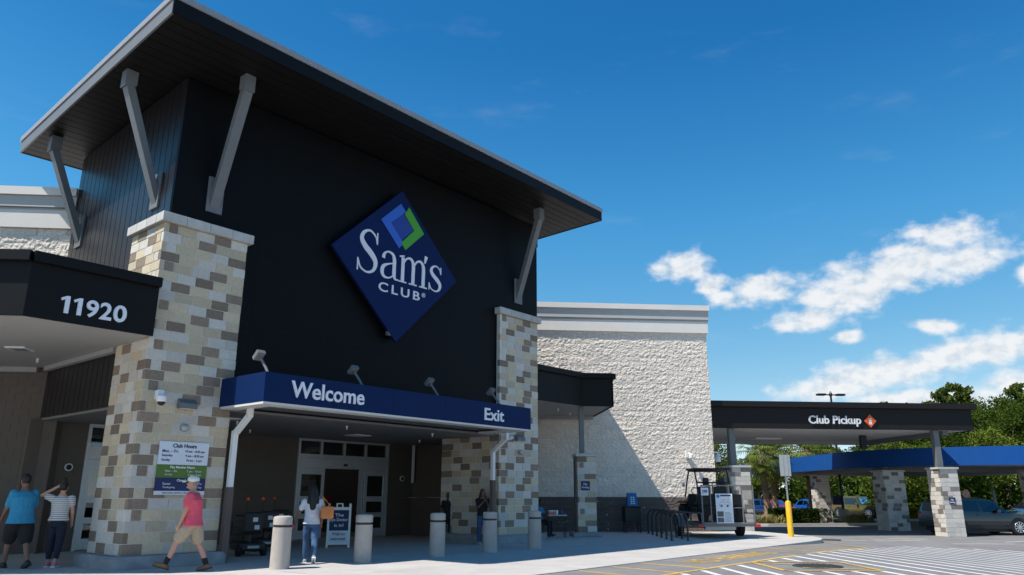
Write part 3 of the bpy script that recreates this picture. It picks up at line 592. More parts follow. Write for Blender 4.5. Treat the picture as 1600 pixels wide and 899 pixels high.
Sg = [[(.87,1.16,.05),(.81,1.38,.06),(.55,1.56,.07),(.27,1.45,.12),(.17,1.20,.17),(.34,.95,.21),(.64,.72,.22),(.84,.46,.18),(.76,.15,.12),(.48,.025,.07),(.18,.14,.06),(.05,.42,.05)],[(.885,1.12,.05),(.875,1.56,.05)],[(.04,.46,.05),(.045,.02,.05)]]
Ag = [[(.12,.72,.14),(.14,.84,.12),(.22,.95,.07),(.38,1.0,.07),(.56,.93,.11),(.63,.75,.15),(.635,.5,.15),(.64,.2,.15),(.70,.05,.08),(.84,.04,.045)],[(.62,.62,.05),(.38,.55,.06),(.14,.42,.13),(.08,.22,.15),(.16,.06,.11),(.34,.02,.06),(.52,.09,.05),(.62,.22,.04)]]
def mg():
    o = [[(.17,.03,.15),(.17,.5,.15),(.17,.95,.15)],[(.0,.965,.045),(.1,.985,.06),(.23,1.02,.05)]]
    for x in (.17,.68): o += [[(x+.04,.74,.04),(x+.15,.92,.07),(x+.32,.99,.09),(x+.46,.90,.12),(x+.51,.72,.15),(x+.51,.4,.15),(x+.51,.03,.15)]]
    for x in (.17,.68,1.19): o.append([(x-.19,.025,.05),(x,.025,.05),(x+.19,.025,.05)])
    return o
sgl = [[(x*.66+.02,z*.645,w*.75) for x,z,w in st] for st in Sg]
lx, lz, k = 12.24, 7.40, .80
LTR = [('letter_S',Sg,0,.78,.80),('letter_a',Ag,.84,.80,.80),('letter_m',mg(),1.54,.80,.80),('letter_s',sgl,2.70,.86,.80)]
for nm, strokes, dx, kx, kz in LTR:
    m = MB()
    for i, st in enumerate(strokes): add_all(m, ribbon(st, lx+dx, lz, kx, kz, .016+.0015*i))
    tag(obj('lettering', m, 'logowhite', sg))
obj('lettering', ribbon([(0,0,.05),(.03,.14,.10),(.06,.26,.13)], 14.78, 8.18, .9, .9, .018), 'logowhite', sg)
obj('lettering', fit_text('CLUB',13.05,14.62,6.98,7.25,fy,.018,.012,1.35), 'logowhite', sg)
tag(obj('registered_mark', fit_text('®',14.70,14.84,7.12,7.26,fy,.018), 'logowhite', sg), kind='stuff')
obj('fixing', MB().box(13.5,13.62,16.0,16.1,5.78,5.9), 'greysteel', sg)

# ------------------------------------------------------------------ opening hours board on the left column
hb = thing('hours_board', 'white, green and navy opening hours board on the left column', 'sign', (8.05,16.07,1.4), 'T')
B0, B1 = 7.50, 8.60
for z0,z1,m in ((2.052,2.53,'posterwhite'),(1.782,2.05,'postergreen'),(1.512,1.78,'inknavy'),(1.43,1.51,'posterwhite')): obj('panel', MB().box(B0,B1,16.065,16.085,z0,z1), m, hb)
def hl(t, x0, x1, z, h, m, bold=0, al='L'): obj('lettering', fit_text(t, x0, x1, z, z+h, 16.063, .004, bold, keep=True, align=al), m, hb)
hl('Club Hours',7.62,8.48,2.405,.085,'inknavy',.03,'C')
for i,(a,b2) in enumerate((('Mon. – Fri.','10 am – 8:30 pm'),('Saturday','9 am – 8:30 pm'),('Sunday','10 am – 6 pm'))):
    hl(a,7.57,7.92,2.30-i*.095,.062,'inknavy',.012); hl(b2,8.02,8.56,2.30-i*.095,.062,'inknavy',.012,'C')
hl('Plus Member Hours',7.72,8.38,1.975,.05,'white',.025,'C')
for i,(a,b2) in enumerate((('Mon. – Fri.','7 am – 10 am'),('Saturday','7 am – 9 am'))): hl(a,7.68,8.0,1.90-i*.075,.042,'white'); hl(b2,8.12,8.48,1.90-i*.075,.042,'white',0,'R')
hl('Closed',7.9,8.2,1.705,.05,'white',.025,'C')
for i,(a,b2) in enumerate((('Easter','Christmas Day'),('Thanksgiving',"New Year's Day"))): hl(a,7.66,7.98,1.635-i*.078,.048,'white'); hl(b2,8.08,8.52,1.635-i*.078,.048,'white',0,'R')
hl('Shop online anytime at SamsClub.com',7.56,8.54,1.447,.045,'inknavy',0,'C')
# fittings on the columns
def dome_camera(s, t, z, label, frame='T', grp=None):
    d = thing('security_camera', label, 'camera', (s,t,z), frame, grp)
    obj('mount', MB().bevbox(s-.07,s+.07,t-.02,t+.14,z+.04,z+.24,.015), 'white', d); obj('housing', MB().lathe(s,t-.08,[(.05,z+.12),(.10,z+.10),(.105,z+.0),(.09,z-.02)][::-1],16), 'white', d, smooth=True)
    obj('dome', MB().ball((s,t-.08,z-.02),.08,.08,.08), 'plasticblack', d, smooth='all')
dome_camera(7.33,15.96,3.34,'white dome camera on the hours-board column')
def wallpack(s, t, z, label):
    d = thing('wall_light', label, 'light', (s,t,z), 'T', 'wedge wall lights on the stone columns')
    obj('housing', MB().hexa([(s-.2,t-.02,z-.09),(s+.2,t-.02,z-.09),(s+.2,t+.11,z-.09),(s-.2,t+.11,z-.09)][::1],[(s-.2,t-.02+.0,z+.02),(s+.2,t-.02,z+.02),(s+.2,t+.11,z+.12),(s-.2,t+.11,z+.12)]), 'greysteel', d)
    obj('lens', MB().box(s-.16,s+.16,t+.0,t+.09,z-.1,z-.091), 'lamp', d)
wallpack(7.98,15.98,3.33,'grey wedge wall light above the hours board'); wallpack(19.36,15.98,3.26,'grey wedge wall light on the column beside Exit')
def horn(s, z, label):
    d = thing('fire_bell', label, 'alarm', (s,16.1,z), 'T', 'small round fittings on the stone columns')
    obj('base', MB().box(s-.06,s+.06,16.05,16.095,z-.06,z+.06), 'galv', d); obj('bell', MB().ball((s,16.02,z),.085,.06,.085), 'galv', d, smooth='all')
horn(7.98,2.83,'small round fitting above the hours board'); horn(19.41,2.81,'small round fitting under the wall light beside Exit')
bc = thing('bullet_camera', 'white bullet camera under the Exit end of the canopy', 'camera', (18.75,16.0,3.25), 'T')
obj('arm', MB().bar((18.9,16.09,3.33),(18.75,15.98,3.3),.04,.04), 'white', bc); obj('body', MB().tube([(18.9,15.98,3.26),(18.6,15.85,3.2)],.055,12), 'white', bc)
def dome_wall(s, t, z, label):
    d = thing('dome_camera', label, 'camera', (s,t,z), 'T', 'dome cameras in the entrance recess')
    obj('ring', MB().tube([(s,t,z),(s,t-.05,z)],.10,18), 'white', d); obj('dome', MB().ball((s,t-.05,z),.07,.05,.07), 'plasticblack', d, smooth='all')
dome_wall(19.75,BW-.002,2.05,'round dome camera on the wall right of the sliding doors'); dome_wall(8.0,BW-.002,2.13,'round dome camera beside the woman with the bun')
# ------------------------------------------------------------------ bollards
for k,s in enumerate((9.24,11.35,13.66,15.6,17.5)):
    bo = thing('concrete_bollard', ['leftmost concrete bollard, beside the woman with the tan bag','concrete bollard just right of the sandwich board','concrete bollard in the middle of the row of five','concrete bollard in front of the person taking a photo','rightmost concrete bollard of the row, beside the seated person'][k], 'bollard', (s,13.95,0), 'T', 'concrete bollards in front of the entrance')
    obj('shaft', MB().lathe(s,13.95,[(.195,0),(.19,.80)],28), 'bollard', bo, smooth=True); obj('groove', MB().lathe(s,13.95,[(.165,.801),(.165,.849)],28), 'groove', bo, smooth=True)
    obj('head', MB().lathe(s,13.95,[(.19,.85),(.192,.98),(.175,1.01),(.12,1.022)],28), 'bollard', bo, smooth=True)

# ================================================================== STORE WINGS
def rough_block(seed, L=.397, H=.197, D=.10, amp=.021):
    r = random.Random(seed); nxg, nzg = 9, 5; mb = MB(); off = Vector((seed*7.3, seed*3.1, 0)); tx, tz_ = r.uniform(-.010,.010), r.uniform(-.007,.012)
    for k in range(nzg+1):
        for i in range(nxg+1):
            u, v = i/nxg, k/nzg; e = min(1, min(min(u,1-u)*nxg, min(v,1-v)*nzg*1.1)*.9)
            d = amp*(.30+.75*mnoise.noise(Vector((u*3.2,v*1.7,0))+off)+.55*mnoise.cell(Vector((u*5.1,v*3.1,2))+off)*.5)+r.uniform(-.008,.008)+tx*(u-.5)*2+tz_*(v-.5)*2
            d = max(-.006, d)*(.62+.38*e); j = .012*e; mb.v.append((u*L+r.uniform(-j,j)*(0<i<nxg), -d, v*H+r.uniform(-j,j)*.6*(0<k<nzg)))
    for k in range(nzg):
        for i in range(nxg): a = k*(nxg+1)+i; mb.f.append((a, a+1, a+nxg+2, a+nxg+1))
    b = len(mb.v); ring = [i for i in range(nxg+1)]+[k*(nxg+1)+nxg for k in range(1,nzg+1)]+[nzg*(nxg+1)+i for i in range(nxg-1,-1,-1)]+[k*(nxg+1) for k in range(nzg-1,0,-1)]
    for i in ring: x,y,z = mb.v[i]; mb.v.append((x, D, z))
    n = len(ring)
    for i in range(n): mb.f.append((ring[(i+1)%n], ring[i], b+i, b+(i+1)%n))
    return mb
RB = [rough_block(s) for s in range(12)]
RBM = {}
for m in ('split','tanbrown'):
    for i, q in enumerate(RB): me = q.mesh('block'); me.materials.append(M[m]); RBM[(m,i)] = me
def block_wall(parent, x0, x1, z0, z1, y, limit, keep=None, seed=4, clip_x1=True):
    """courses of split-face blocks facing -y at plane y; the nearest `limit` visible ones are single objects"""
    r = random.Random(seed); obj('backing', MB().box(x0, x1-.02, y+.012, y+.3, z0, z1), 'splitjoint', parent)
    cells = []; k = 0; z = z0
    while z < z1-.05:
        x = x0-(.2 if k % 2 else 0)
        while x < x1-.05:
            a, b2 = max(x,x0), min(x+.4,x1)
            if b2-a > .08: cells.append((a, b2, z))
            x += .4
        z += .2; k += 1
    vis = [c for c in cells if keep is None or keep(c)]
    vis.sort(key=lambda c: c[0]**2+y*y+(c[2]-1.4)**2); single = set(vis[:limit]); rest = {'split':MB(), 'tanbrown':MB()}
    ox,oy,oz = OFF[parent.name]
    for c in cells:
        a, b2, z = c; mk = 'tanbrown' if z < 1.35 else 'split'; i = r.randrange(12); sx = (b2-a)/.4; flip = r.random() < .5
        if c in single:
            o = bpy.data.objects.new('block', RBM[(mk,i)]); COL.objects.link(o); o.parent = parent; o.scale = (sx,1,1)
            o.location = (a-ox, y-oy+r.uniform(-.012,.010), z-oz)
            if flip: o.rotation_euler = (0,0,0); o.scale = (sx,1,-1); o.location.z += .197
        else:
            q = RB[i]; vs = [(a+vx*sx, y+vy, z+(.197-vz if flip else vz)) for vx,vy,vz in q.v]; rest[mk].add(vs, [f[::-1] for f in q.f] if flip else q.f)
    for mk, mb in rest.items():
        if mb.v: tag(obj('remaining_blocks', mb, mk, parent), kind='stuff')
def cornice(parent, x0, x1, y, zb, zt, end=True):
    e = .16 if end else 0
    c = obj('cornice', MB().box(x0, x1+e*.45, y-.10, y+.32, zb, zb+.52), 'cornice', parent)
    obj('cornice_band', MB().box(x0, x1+e*.7, y-.055, y+.32, zb+.522, zb+.60), 'cornicegrey', c)
    obj('cornice_band', MB().box(x0, x1+e*.7, y-.15, y+.32, zb+.602, zt-.24), 'cornicegrey', c)
    obj('coping', MB().box(x0, x1+e, y-.23, y+.40, zt-.238, zt), 'cornice', c)
YR, YL = 32.5, 20.80
wr_ = thing('store_wing', 'cream split-face block wing of the store to the right of the tower', 'building', (7,YR,0))
block_wall(wr_, 1.2, 11.55, 0, 8.56, YR, 300, lambda c: c[0] > 3.6 and not (c[0] < 6.3 and c[2] < 6.2 and c[2] > 4.6) and c[0] > 3.9, 5)
cornice(wr_, 1.2, 11.55, YR, 8.56, 9.82)
obj('side_wall', MB().box(11.25,11.53,YR+.31,60,0,9.6), 'split', wr_); obj('flat_roof', MB().box(-8,11.24,YR+.45,60,8.9,9.0), 'splitjoint', wr_)
wl_ = thing('store_wing', 'cream split-face block wing of the store to the left of the tower', 'building', (-14,YL,0))
block_wall(wl_, -24, -10.62, 6.0, 8.6, YL, 150, lambda c: c[0] > -15.2 and c[2] > 6.3, 6)
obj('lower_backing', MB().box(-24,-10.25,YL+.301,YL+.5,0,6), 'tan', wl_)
cornice(wl_, -24, -10.62, YL, 8.6, 9.77, False)
obj('flat_roof', MB().box(-40,-10.7,YL+.45,60,8.9,9.0), 'splitjoint', wl_)
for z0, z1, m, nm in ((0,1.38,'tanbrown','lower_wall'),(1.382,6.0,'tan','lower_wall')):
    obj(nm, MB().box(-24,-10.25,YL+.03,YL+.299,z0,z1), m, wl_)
k = 0; z = 0.0
sb = {'tan':MB(),'tanbrown':MB()}                       # smooth painted block courses below the canopy
while z < 5.0:
    x = -18-(.2 if k%2 else 0)
    while x < -10.4:
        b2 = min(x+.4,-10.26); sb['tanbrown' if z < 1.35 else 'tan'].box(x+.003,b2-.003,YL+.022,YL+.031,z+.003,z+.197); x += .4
    z += .2; k += 1
for m, mb in sb.items(): tag(obj('smooth_blocks', mb, m, wl_), kind='stuff')

# black side canopies
def side_canopy(label, at, outline, z0, z1, inner, lip_pts):
    """outline: ccw polygon of the canopy in world xy; first `lip_pts` points run along the fronts"""
    c = thing('side_canopy', label, 'canopy', at)
    n = len(outline)
    for i in range(lip_pts-1):
        (ax,ay),(bx,by) = outline[i], outline[i+1]; L = math.hypot(bx-ax,by-ay); nx_, ny_ = -(by-ay)/L, (bx-ax)/L; th = .06
        obj('fascia_panel', MB().prism([(ax,ay),(bx,by),(bx+nx_*th,by+ny_*th),(ax+nx_*th,ay+ny_*th)], z0, z1-.2), 'blackfascia', c)
        q = .12; obj('fascia_lip', MB().prism([(ax-nx_*q,ay-ny_*q),(bx-nx_*q,by-ny_*q),(bx+nx_*th*1.1,by+ny_*th*1.1),(ax+nx_*th*1.1,ay+ny_*th*1.1)], z1-.198, z1), 'blackfascia', c)
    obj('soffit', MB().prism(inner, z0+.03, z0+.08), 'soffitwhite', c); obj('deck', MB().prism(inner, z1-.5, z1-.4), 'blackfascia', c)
    return c
bL = w2(4.48,15.75); eL = w2(6.92,15.75)
cl_ = side_canopy('black canopy carrying the white street number 11920', (bL[0],bL[1],4.65), [(-26,bL[1]),bL,eL,w2(6.92,17.3)], 4.65, 5.9,
    [(-26,bL[1]+.061),(bL[0]-.02,bL[1]+.061),(eL[0]-.06,eL[1]+.03),w2(7.1,17.6),w2(7.1,22.15),(-10.6,YL-.01),(-26,YL-.01)], 3)
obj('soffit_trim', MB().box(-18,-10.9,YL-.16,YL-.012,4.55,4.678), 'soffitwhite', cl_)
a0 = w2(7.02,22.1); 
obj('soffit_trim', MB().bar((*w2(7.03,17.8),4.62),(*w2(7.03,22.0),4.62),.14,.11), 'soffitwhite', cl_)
for x,y in ((-9.9,17.9),(-12.6,17.6)):
    obj('soffit_light', MB().box(x-.22,x+.22,y-.22,y+.22,4.645,4.678), 'white', cl_); obj('diffuser', MB().box(x-.17,x+.17,y-.17,y+.17,4.638,4.6445), 'greysteel', cl_)
obj('sprinkler', MB().cyl(-10.2,19.3,4.58,4.68,.03,8), 'white', cl_)
def tw_map(t): return lambda u, d, z: (C45*(u-(t-d)), C45*(u+(t-d)), z)
fr_ = tw_map(15.748)
def digit_one(x0, x1, z0, z1):
    w_ = x1-x0; h_ = z1-z0; q_ = [(x0+w_*.50,z0),(x1,z0),(x1,z1),(x0+w_*.62,z1),(x0,z1-h_*.16),(x0+w_*.12,z1-h_*.30),(x0+w_*.50,z1-h_*.20)]; n_ = len(q_)
    return MB().add([fr_(u,.03,z) for u,z in q_]+[fr_(u,0,z) for u,z in q_], [tuple(range(n_)),tuple(range(2*n_-1,n_-1,-1))]+[(i,n_+i,n_+(i+1)%n_,(i+1)%n_) for i in range(n_)])
for x0_ in (5.07,5.30): obj('lettering', digit_one(x0_,x0_+.16,4.82,5.16), 'logowhite', cl_)
for c_,x0_,x1_ in (('9',5.54,5.77),('2',5.80,6.03),('0',6.06,6.32)): obj('lettering', fit_text(c_,x0_,x1_,4.815,5.165,0,.03,.02,frame=fr_), 'logowhite', cl_)
bR = (5.08,28.4); eR = (6.28,28.4); iR = w2(20.65,16.62)
cr_ = side_canopy('black canopy on a steel post to the right of the tower', (bR[0],bR[1],4.74), [iR,bR,eR,(6.28,YR-.16)], 4.74, 6.0,
    [(iR[0]+.02,iR[1]+.08),(bR[0]-.02,bR[1]+.08),(eR[0]-.061,eR[1]+.08),(6.215,YR-.16),(.2,YR-.16),w2(20.62,18.0)], 4)
obj('soffit_trim', MB().box(1.5,6.2,YR-.30,YR-.161,4.62,4.765), 'soffitwhite', cr_)
for x,y in ((4.3,29.6),(5.0,31.0)): obj('sprinkler', MB().cyl(x,y,4.66,4.77,.03,8), 'white', cr_)
obj('post', MB().box(5.0,5.17,28.75,28.92,2.98,4.765), 'greysteel', cr_)
pr = thing('stone_pier', 'stone pier with a No Parking plate under the black canopy post', 'pier', (5.17,28.8,0))
obj('plinth', MB().bevbox(4.62,5.68,28.25,29.35,0,.16,.03), 'plinth', pr); stone_box(pr,4.82,5.52,28.42,29.15,.162,2.86,.2,True,9,.36,21,.08)
obj('cap_stone', MB().bevbox(4.76,5.58,28.36,29.21,2.862,2.975,.01), 'cap', pr)
obj('corner_guard', MB().cyl(4.72,28.36,0,2.85,.05,12), 'blackmetal', pr)
def no_parking(x0,x1,z0,z1,y,label):
    o = thing('no_parking_sign', label, 'sign', ((x0+x1)/2,y,z0), 'W', 'small navy No Parking plates')
    obj('plate', MB().bevbox(x0,x1,y-.012,y,z0,z1,.004), 'inknavy', o); h = z1-z0
    obj('lettering', fit_text('No',x0+.2*(x1-x0),x0+.8*(x1-x0),z0+h*.55,z0+h*.80,y-.013,.002,.02,keep=True,align='C'), 'white', o)
    obj('lettering', fit_text('Parking',x0+.1*(x1-x0),x0+.9*(x1-x0),z0+h*.15,z0+h*.43,y-.013,.002,.02,keep=True,align='C'), 'white', o)
no_parking(4.95,5.28,1.64,1.97,28.405,'navy No Parking plate on the pier under the black canopy')
wc = thing('wall_camera', 'white camera on the sunlit block wall above the trailer', 'camera', (10.38,YR-.06,3.1))
obj('arm', MB().box(10.24,10.34,YR-.15,YR-.04,3.05,3.3), 'white', wc); obj('housing', MB().lathe(10.42,YR-.3,[(.05,2.98),(.1,3.02),(.1,3.15),(.04,3.2)],14).bar((10.42,YR-.3,3.2),(10.34,YR-.08,3.25),.05,.05), 'white', wc)
w3 = thing('wall_camera', 'white camera hanging at the corner beside the pickup canopy', 'camera', (11.75,YR+.3,3.0)); obj('arm', MB().bar((11.55,YR+.3,3.3),(11.85,YR+.3,3.3),.06,.06), 'white', w3); obj('housing', MB().lathe(11.82,YR+.3,[(.12,2.9),(.12,3.0),(.05,3.16),(.03,3.28)],14), 'white', w3)

# ================================================================== PICKUP CANOPY
YP = 33.0
pk = thing('pickup_canopy', 'long dark brown canopy reading Club Pickup', 'canopy', (18,YP+4.5,-.26))
PX0, PX1, PY1 = 11.62, 24.05, 42.6
obj('fascia_panel', MB().box(PX0,PX1,YP,YP+.08,4.38,5.33), 'pickupbrown', pk); obj('fascia_panel', MB().box(PX1-.08,PX1,YP+.081,PY1,4.38,5.33), 'pickupbrown', pk); obj('fascia_panel', MB().box(PX0,PX1-.081,PY1-.08,PY1,4.38,5.33), 'pickupbrown', pk)
obj('cap_flashing', MB().box(PX0,PX1+.18,YP-.2,PY1+.2,5.332,5.58), 'pickupbrown', pk)
obj('soffit', MB().box(PX0,PX1-.081,YP+.081,PY1-.081,4.40,4.45), 'soffitband', pk)
obj('soffit_beam', MB().box(PX0,PX1-.3,YP+7.2,YP+7.6,4.2,4.398), 'soffitwhite', pk); obj('soffit_beam', MB().box(PX1-1.2,PX1-.9,YP+.5,YP+7.1,4.2,4.398), 'greysteel', pk); obj('soffit_light', MB().box(16,17.4,YP+5.6,YP+6.2,4.33,4.398), 'white', pk)
obj('lettering', fit_text('Club Pickup',16.2,18.66,4.50,4.98,YP-.002,.07,.016), 'white', pk)
e = MB(); cx_, cz_, h_ = 19.1, 4.76, .29
ob = obj('emblem', MB().add([(cx_,YP-.06,cz_-h_),(cx_+h_,YP-.06,cz_),(cx_,YP-.06,cz_+h_),(cx_-h_,YP-.06,cz_),(cx_,YP-.002,cz_-h_),(cx_+h_,YP-.002,cz_),(cx_,YP-.002,cz_+h_),(cx_-h_,YP-.002,cz_)], [(0,1,2,3),(7,6,5,4),(0,4,5,1),(1,5,6,2),(2,6,7,3),(3,7,4,0)]), 'orange', pk)
for z0,z1,w in ((4.60,4.73,.07),(4.75,4.80,.05),(4.84,4.88,.085)): obj('emblem_mark', MB().box(cx_-w,cx_+w,YP-.066,YP-.061,z0,z1), 'white', ob)
GZ = -.26
def pier(parent, x0, x1, y0, y1, top, seed):
    c = obj('pier', MB().box(x0+.02,x1-.02,y0+.02,y1-.02,GZ,top), 'mortar', parent)
    r = random.Random(seed); n = round((top-GZ-.09)/.2); h = (top-GZ-.09)/n; D = .07
    def col(i,k): return 'greybrown' if (k+2*i+i//3)%3==0 and r.random() < .7 else 'pale'
    for i in range(n):
        z = GZ+i*h; xa = x0 if i%2 else x0+D; k = 0; p = xa
        while p < x1-.01:
            ln = r.choice((.3,.38,.45)); ln = x1-p if x1-p-ln < .15 else ln
            brick(c, p, y0, z, ln, D, h, col(i,k)); p += ln; k += 1
        ya = y0+D if i%2 else y0; p = ya; k = 1
        while p < y1-.01:
            ln = r.choice((.3,.38,.45)); ln = y1-p if y1-p-ln < .15 else ln
            me, g_ = brick_mesh(ln, D, h, col(i,k)); o = bpy.data.objects.new('brick', me); COL.objects.link(o); o.parent = c; ox,oy,oz = OFF[c.name]
            o.rotation_euler = (0,0,-math.pi/2); o.location = (x0-ox, p+ln-g_-oy, z+g_-oz); p += ln; k += 1
    obj('cap_stone', MB().box(x0-.05,x1+.05,y0-.05,y1+.05,top-.085,top), 'cap', c)
    return c
pier(pk,12.42,13.3,YP-.02,YP+.85,2.76,31); pier(pk,22.03,22.93,YP-.02,YP+.85,2.74,32)
for x in (12.55,22.2): obj('post', MB().box(x,x+.26,YP+.2,YP+.46,(2.742 if x > 20 else 2.762),4.399), 'greysteel', pk)
obj('post', MB().box(19.1,19.36,YP+.9,YP+1.1,3.6,4.2), 'pickupbrown', pk)
no_parking(22.33,22.63,1.12,1.42,YP-.025,'navy No Parking plate on the pier beside the dark car')

# blue canopy behind
bc_ = thing('drive_through_canopy', 'low blue canopy with a curved corner behind the pickup canopy', 'canopy', (24,45,GZ))
ctrl = [(22.75,58),(22.55,50),(22.5,44),(22.6,41.4),(23.1,39.9),(24.0,38.5),(25.2,37.3),(26.8,36.2),(28.6,35.3),(31,34.5),(36,33.4)]; path = []
for i in range(len(ctrl)-1):
    p0,p1,p2,p3 = [Vector(ctrl[max(0,min(len(ctrl)-1,i+d_))]) for d_ in (-1,0,1,2)]
    for k_ in range(4 if i > 1 else 1):
        t_ = k_/4; q_ = .5*((2*p1)+(-p0+p2)*t_+(2*p0-5*p1+4*p2-p3)*t_*t_+(-p0+3*p1-3*p2+p3)*t_**3); path.append((q_.x,q_.y))
path.append(ctrl[-1])
fb_ = MB()
for i in range(len(path)-1):
    (ax,ay),(bx,by) = path[i], path[i+1]; L = math.hypot(bx-ax,by-ay); nx_, ny_ = -(by-ay)/L*.08, (bx-ax)/L*.08
    fb_.v += [(ax,ay,2.98),(ax,ay,3.9)]
    if i: fb_.f.append((2*i-2,2*i,2*i+1,2*i-1))
obj('fascia_panel', fb_, 'blue', bc_, smooth='all')
inn = [(x+.09,y+.09) for x,y in path]+[(40,45),(40,58)]
obj('soffit', MB().prism(inn, 3.0, 3.05), 'soffitwhite', bc_); obj('deck', MB().prism(inn, 3.75, 3.82), 'blackfascia', bc_)
for k,(x,y,wd) in enumerate(((22.9,38.9,1.15),(23.2,47.0,.85),(30.3,37.5,1.2))): pier(bc_, x, x+wd, y, y+wd, 2.8, 40+k)
for x,y in ((23.3,39.3),(23.5,47.3),(30.8,38.0)): obj('post', MB().box(x,x+.3,y,y+.3,2.801,3.0), 'brownmetal', bc_)
obj('soffit_beam', MB().box(23.0,39,40.2,40.6,2.75,2.998), 'greysteel', bc_); obj('soffit_beam', MB().bar((23.4,41,2.87),(23.4,57,2.87),.3,.24), 'greysteel', bc_)

# yellow post with sign
yp = thing('sign_post', 'yellow bollard holding a grey pole and a sign seen from behind', 'sign', (12.78,28.3,0))
obj('bollard', MB().lathe(12.78,28.3,[(.105,0),(.105,1.22),(.08,1.27),(.03,1.29)],18), 'yellow', yp, smooth=True)
obj('pole', MB().box(12.755,12.805,28.28,28.32,1.29,2.95), 'galv', yp)
obj('sign_panel', MB().bevbox(12.56,12.98,28.23,28.245,2.18,2.97,.005), 'signgrey', yp); obj('stiffener', MB().box(12.68,12.70,28.215,28.2299,2.2,2.95).box(12.84,12.86,28.215,28.2299,2.2,2.95), 'signgrey', yp)

# ================================================================== PEOPLE
def remesh(mb, name, voxel=.014, smooth=3):
    me = mb.mesh(name); ob = bpy.data.objects.new('tmp', me); COL.objects.link(ob)
    m = ob.modifiers.new('r', 'REMESH'); m.mode = 'VOXEL'; m.voxel_size = voxel
    s = ob.modifiers.new('s', 'SMOOTH'); s.factor = .5; s.iterations = smooth
    dg = bpy.context.evaluated_depsgraph_get(); out = bpy.data.meshes.new_from_object(ob.evaluated_get(dg)); out.name = name
    bpy.data.objects.remove(ob); bpy.data.meshes.remove(me)
    for p in out.polygons: p.use_smooth = True
    return out
def loft(mb, rings, n=16):                # rings: centre, half width (y), half depth (x)
    b = len(mb.v)
    for c, ry, rx in rings:
        for k in range(n): t = 2*math.pi*k/n; mb.v.append((c[0]+rx*math.cos(t), c[1]+ry*math.sin(t), c[2]))
    for i in range(len(rings)-1):
        for k in range(n): k2=(k+1)%n; mb.f.append((b+i*n+k,b+i*n+k2,b+(i+1)*n+k2,b+(i+1)*n+k))
    mb.f.append(tuple(b+k for k in range(n-1,-1,-1))); mb.f.append(tuple(b+(len(rings)-1)*n+k for k in range(n))); return mb
def limb(mb, pts, rads):
    mb.tube(pts, 0, 12, True, rads)
    for p, r in zip(pts, rads): mb.ball(p, r, r, r, 12, 8)
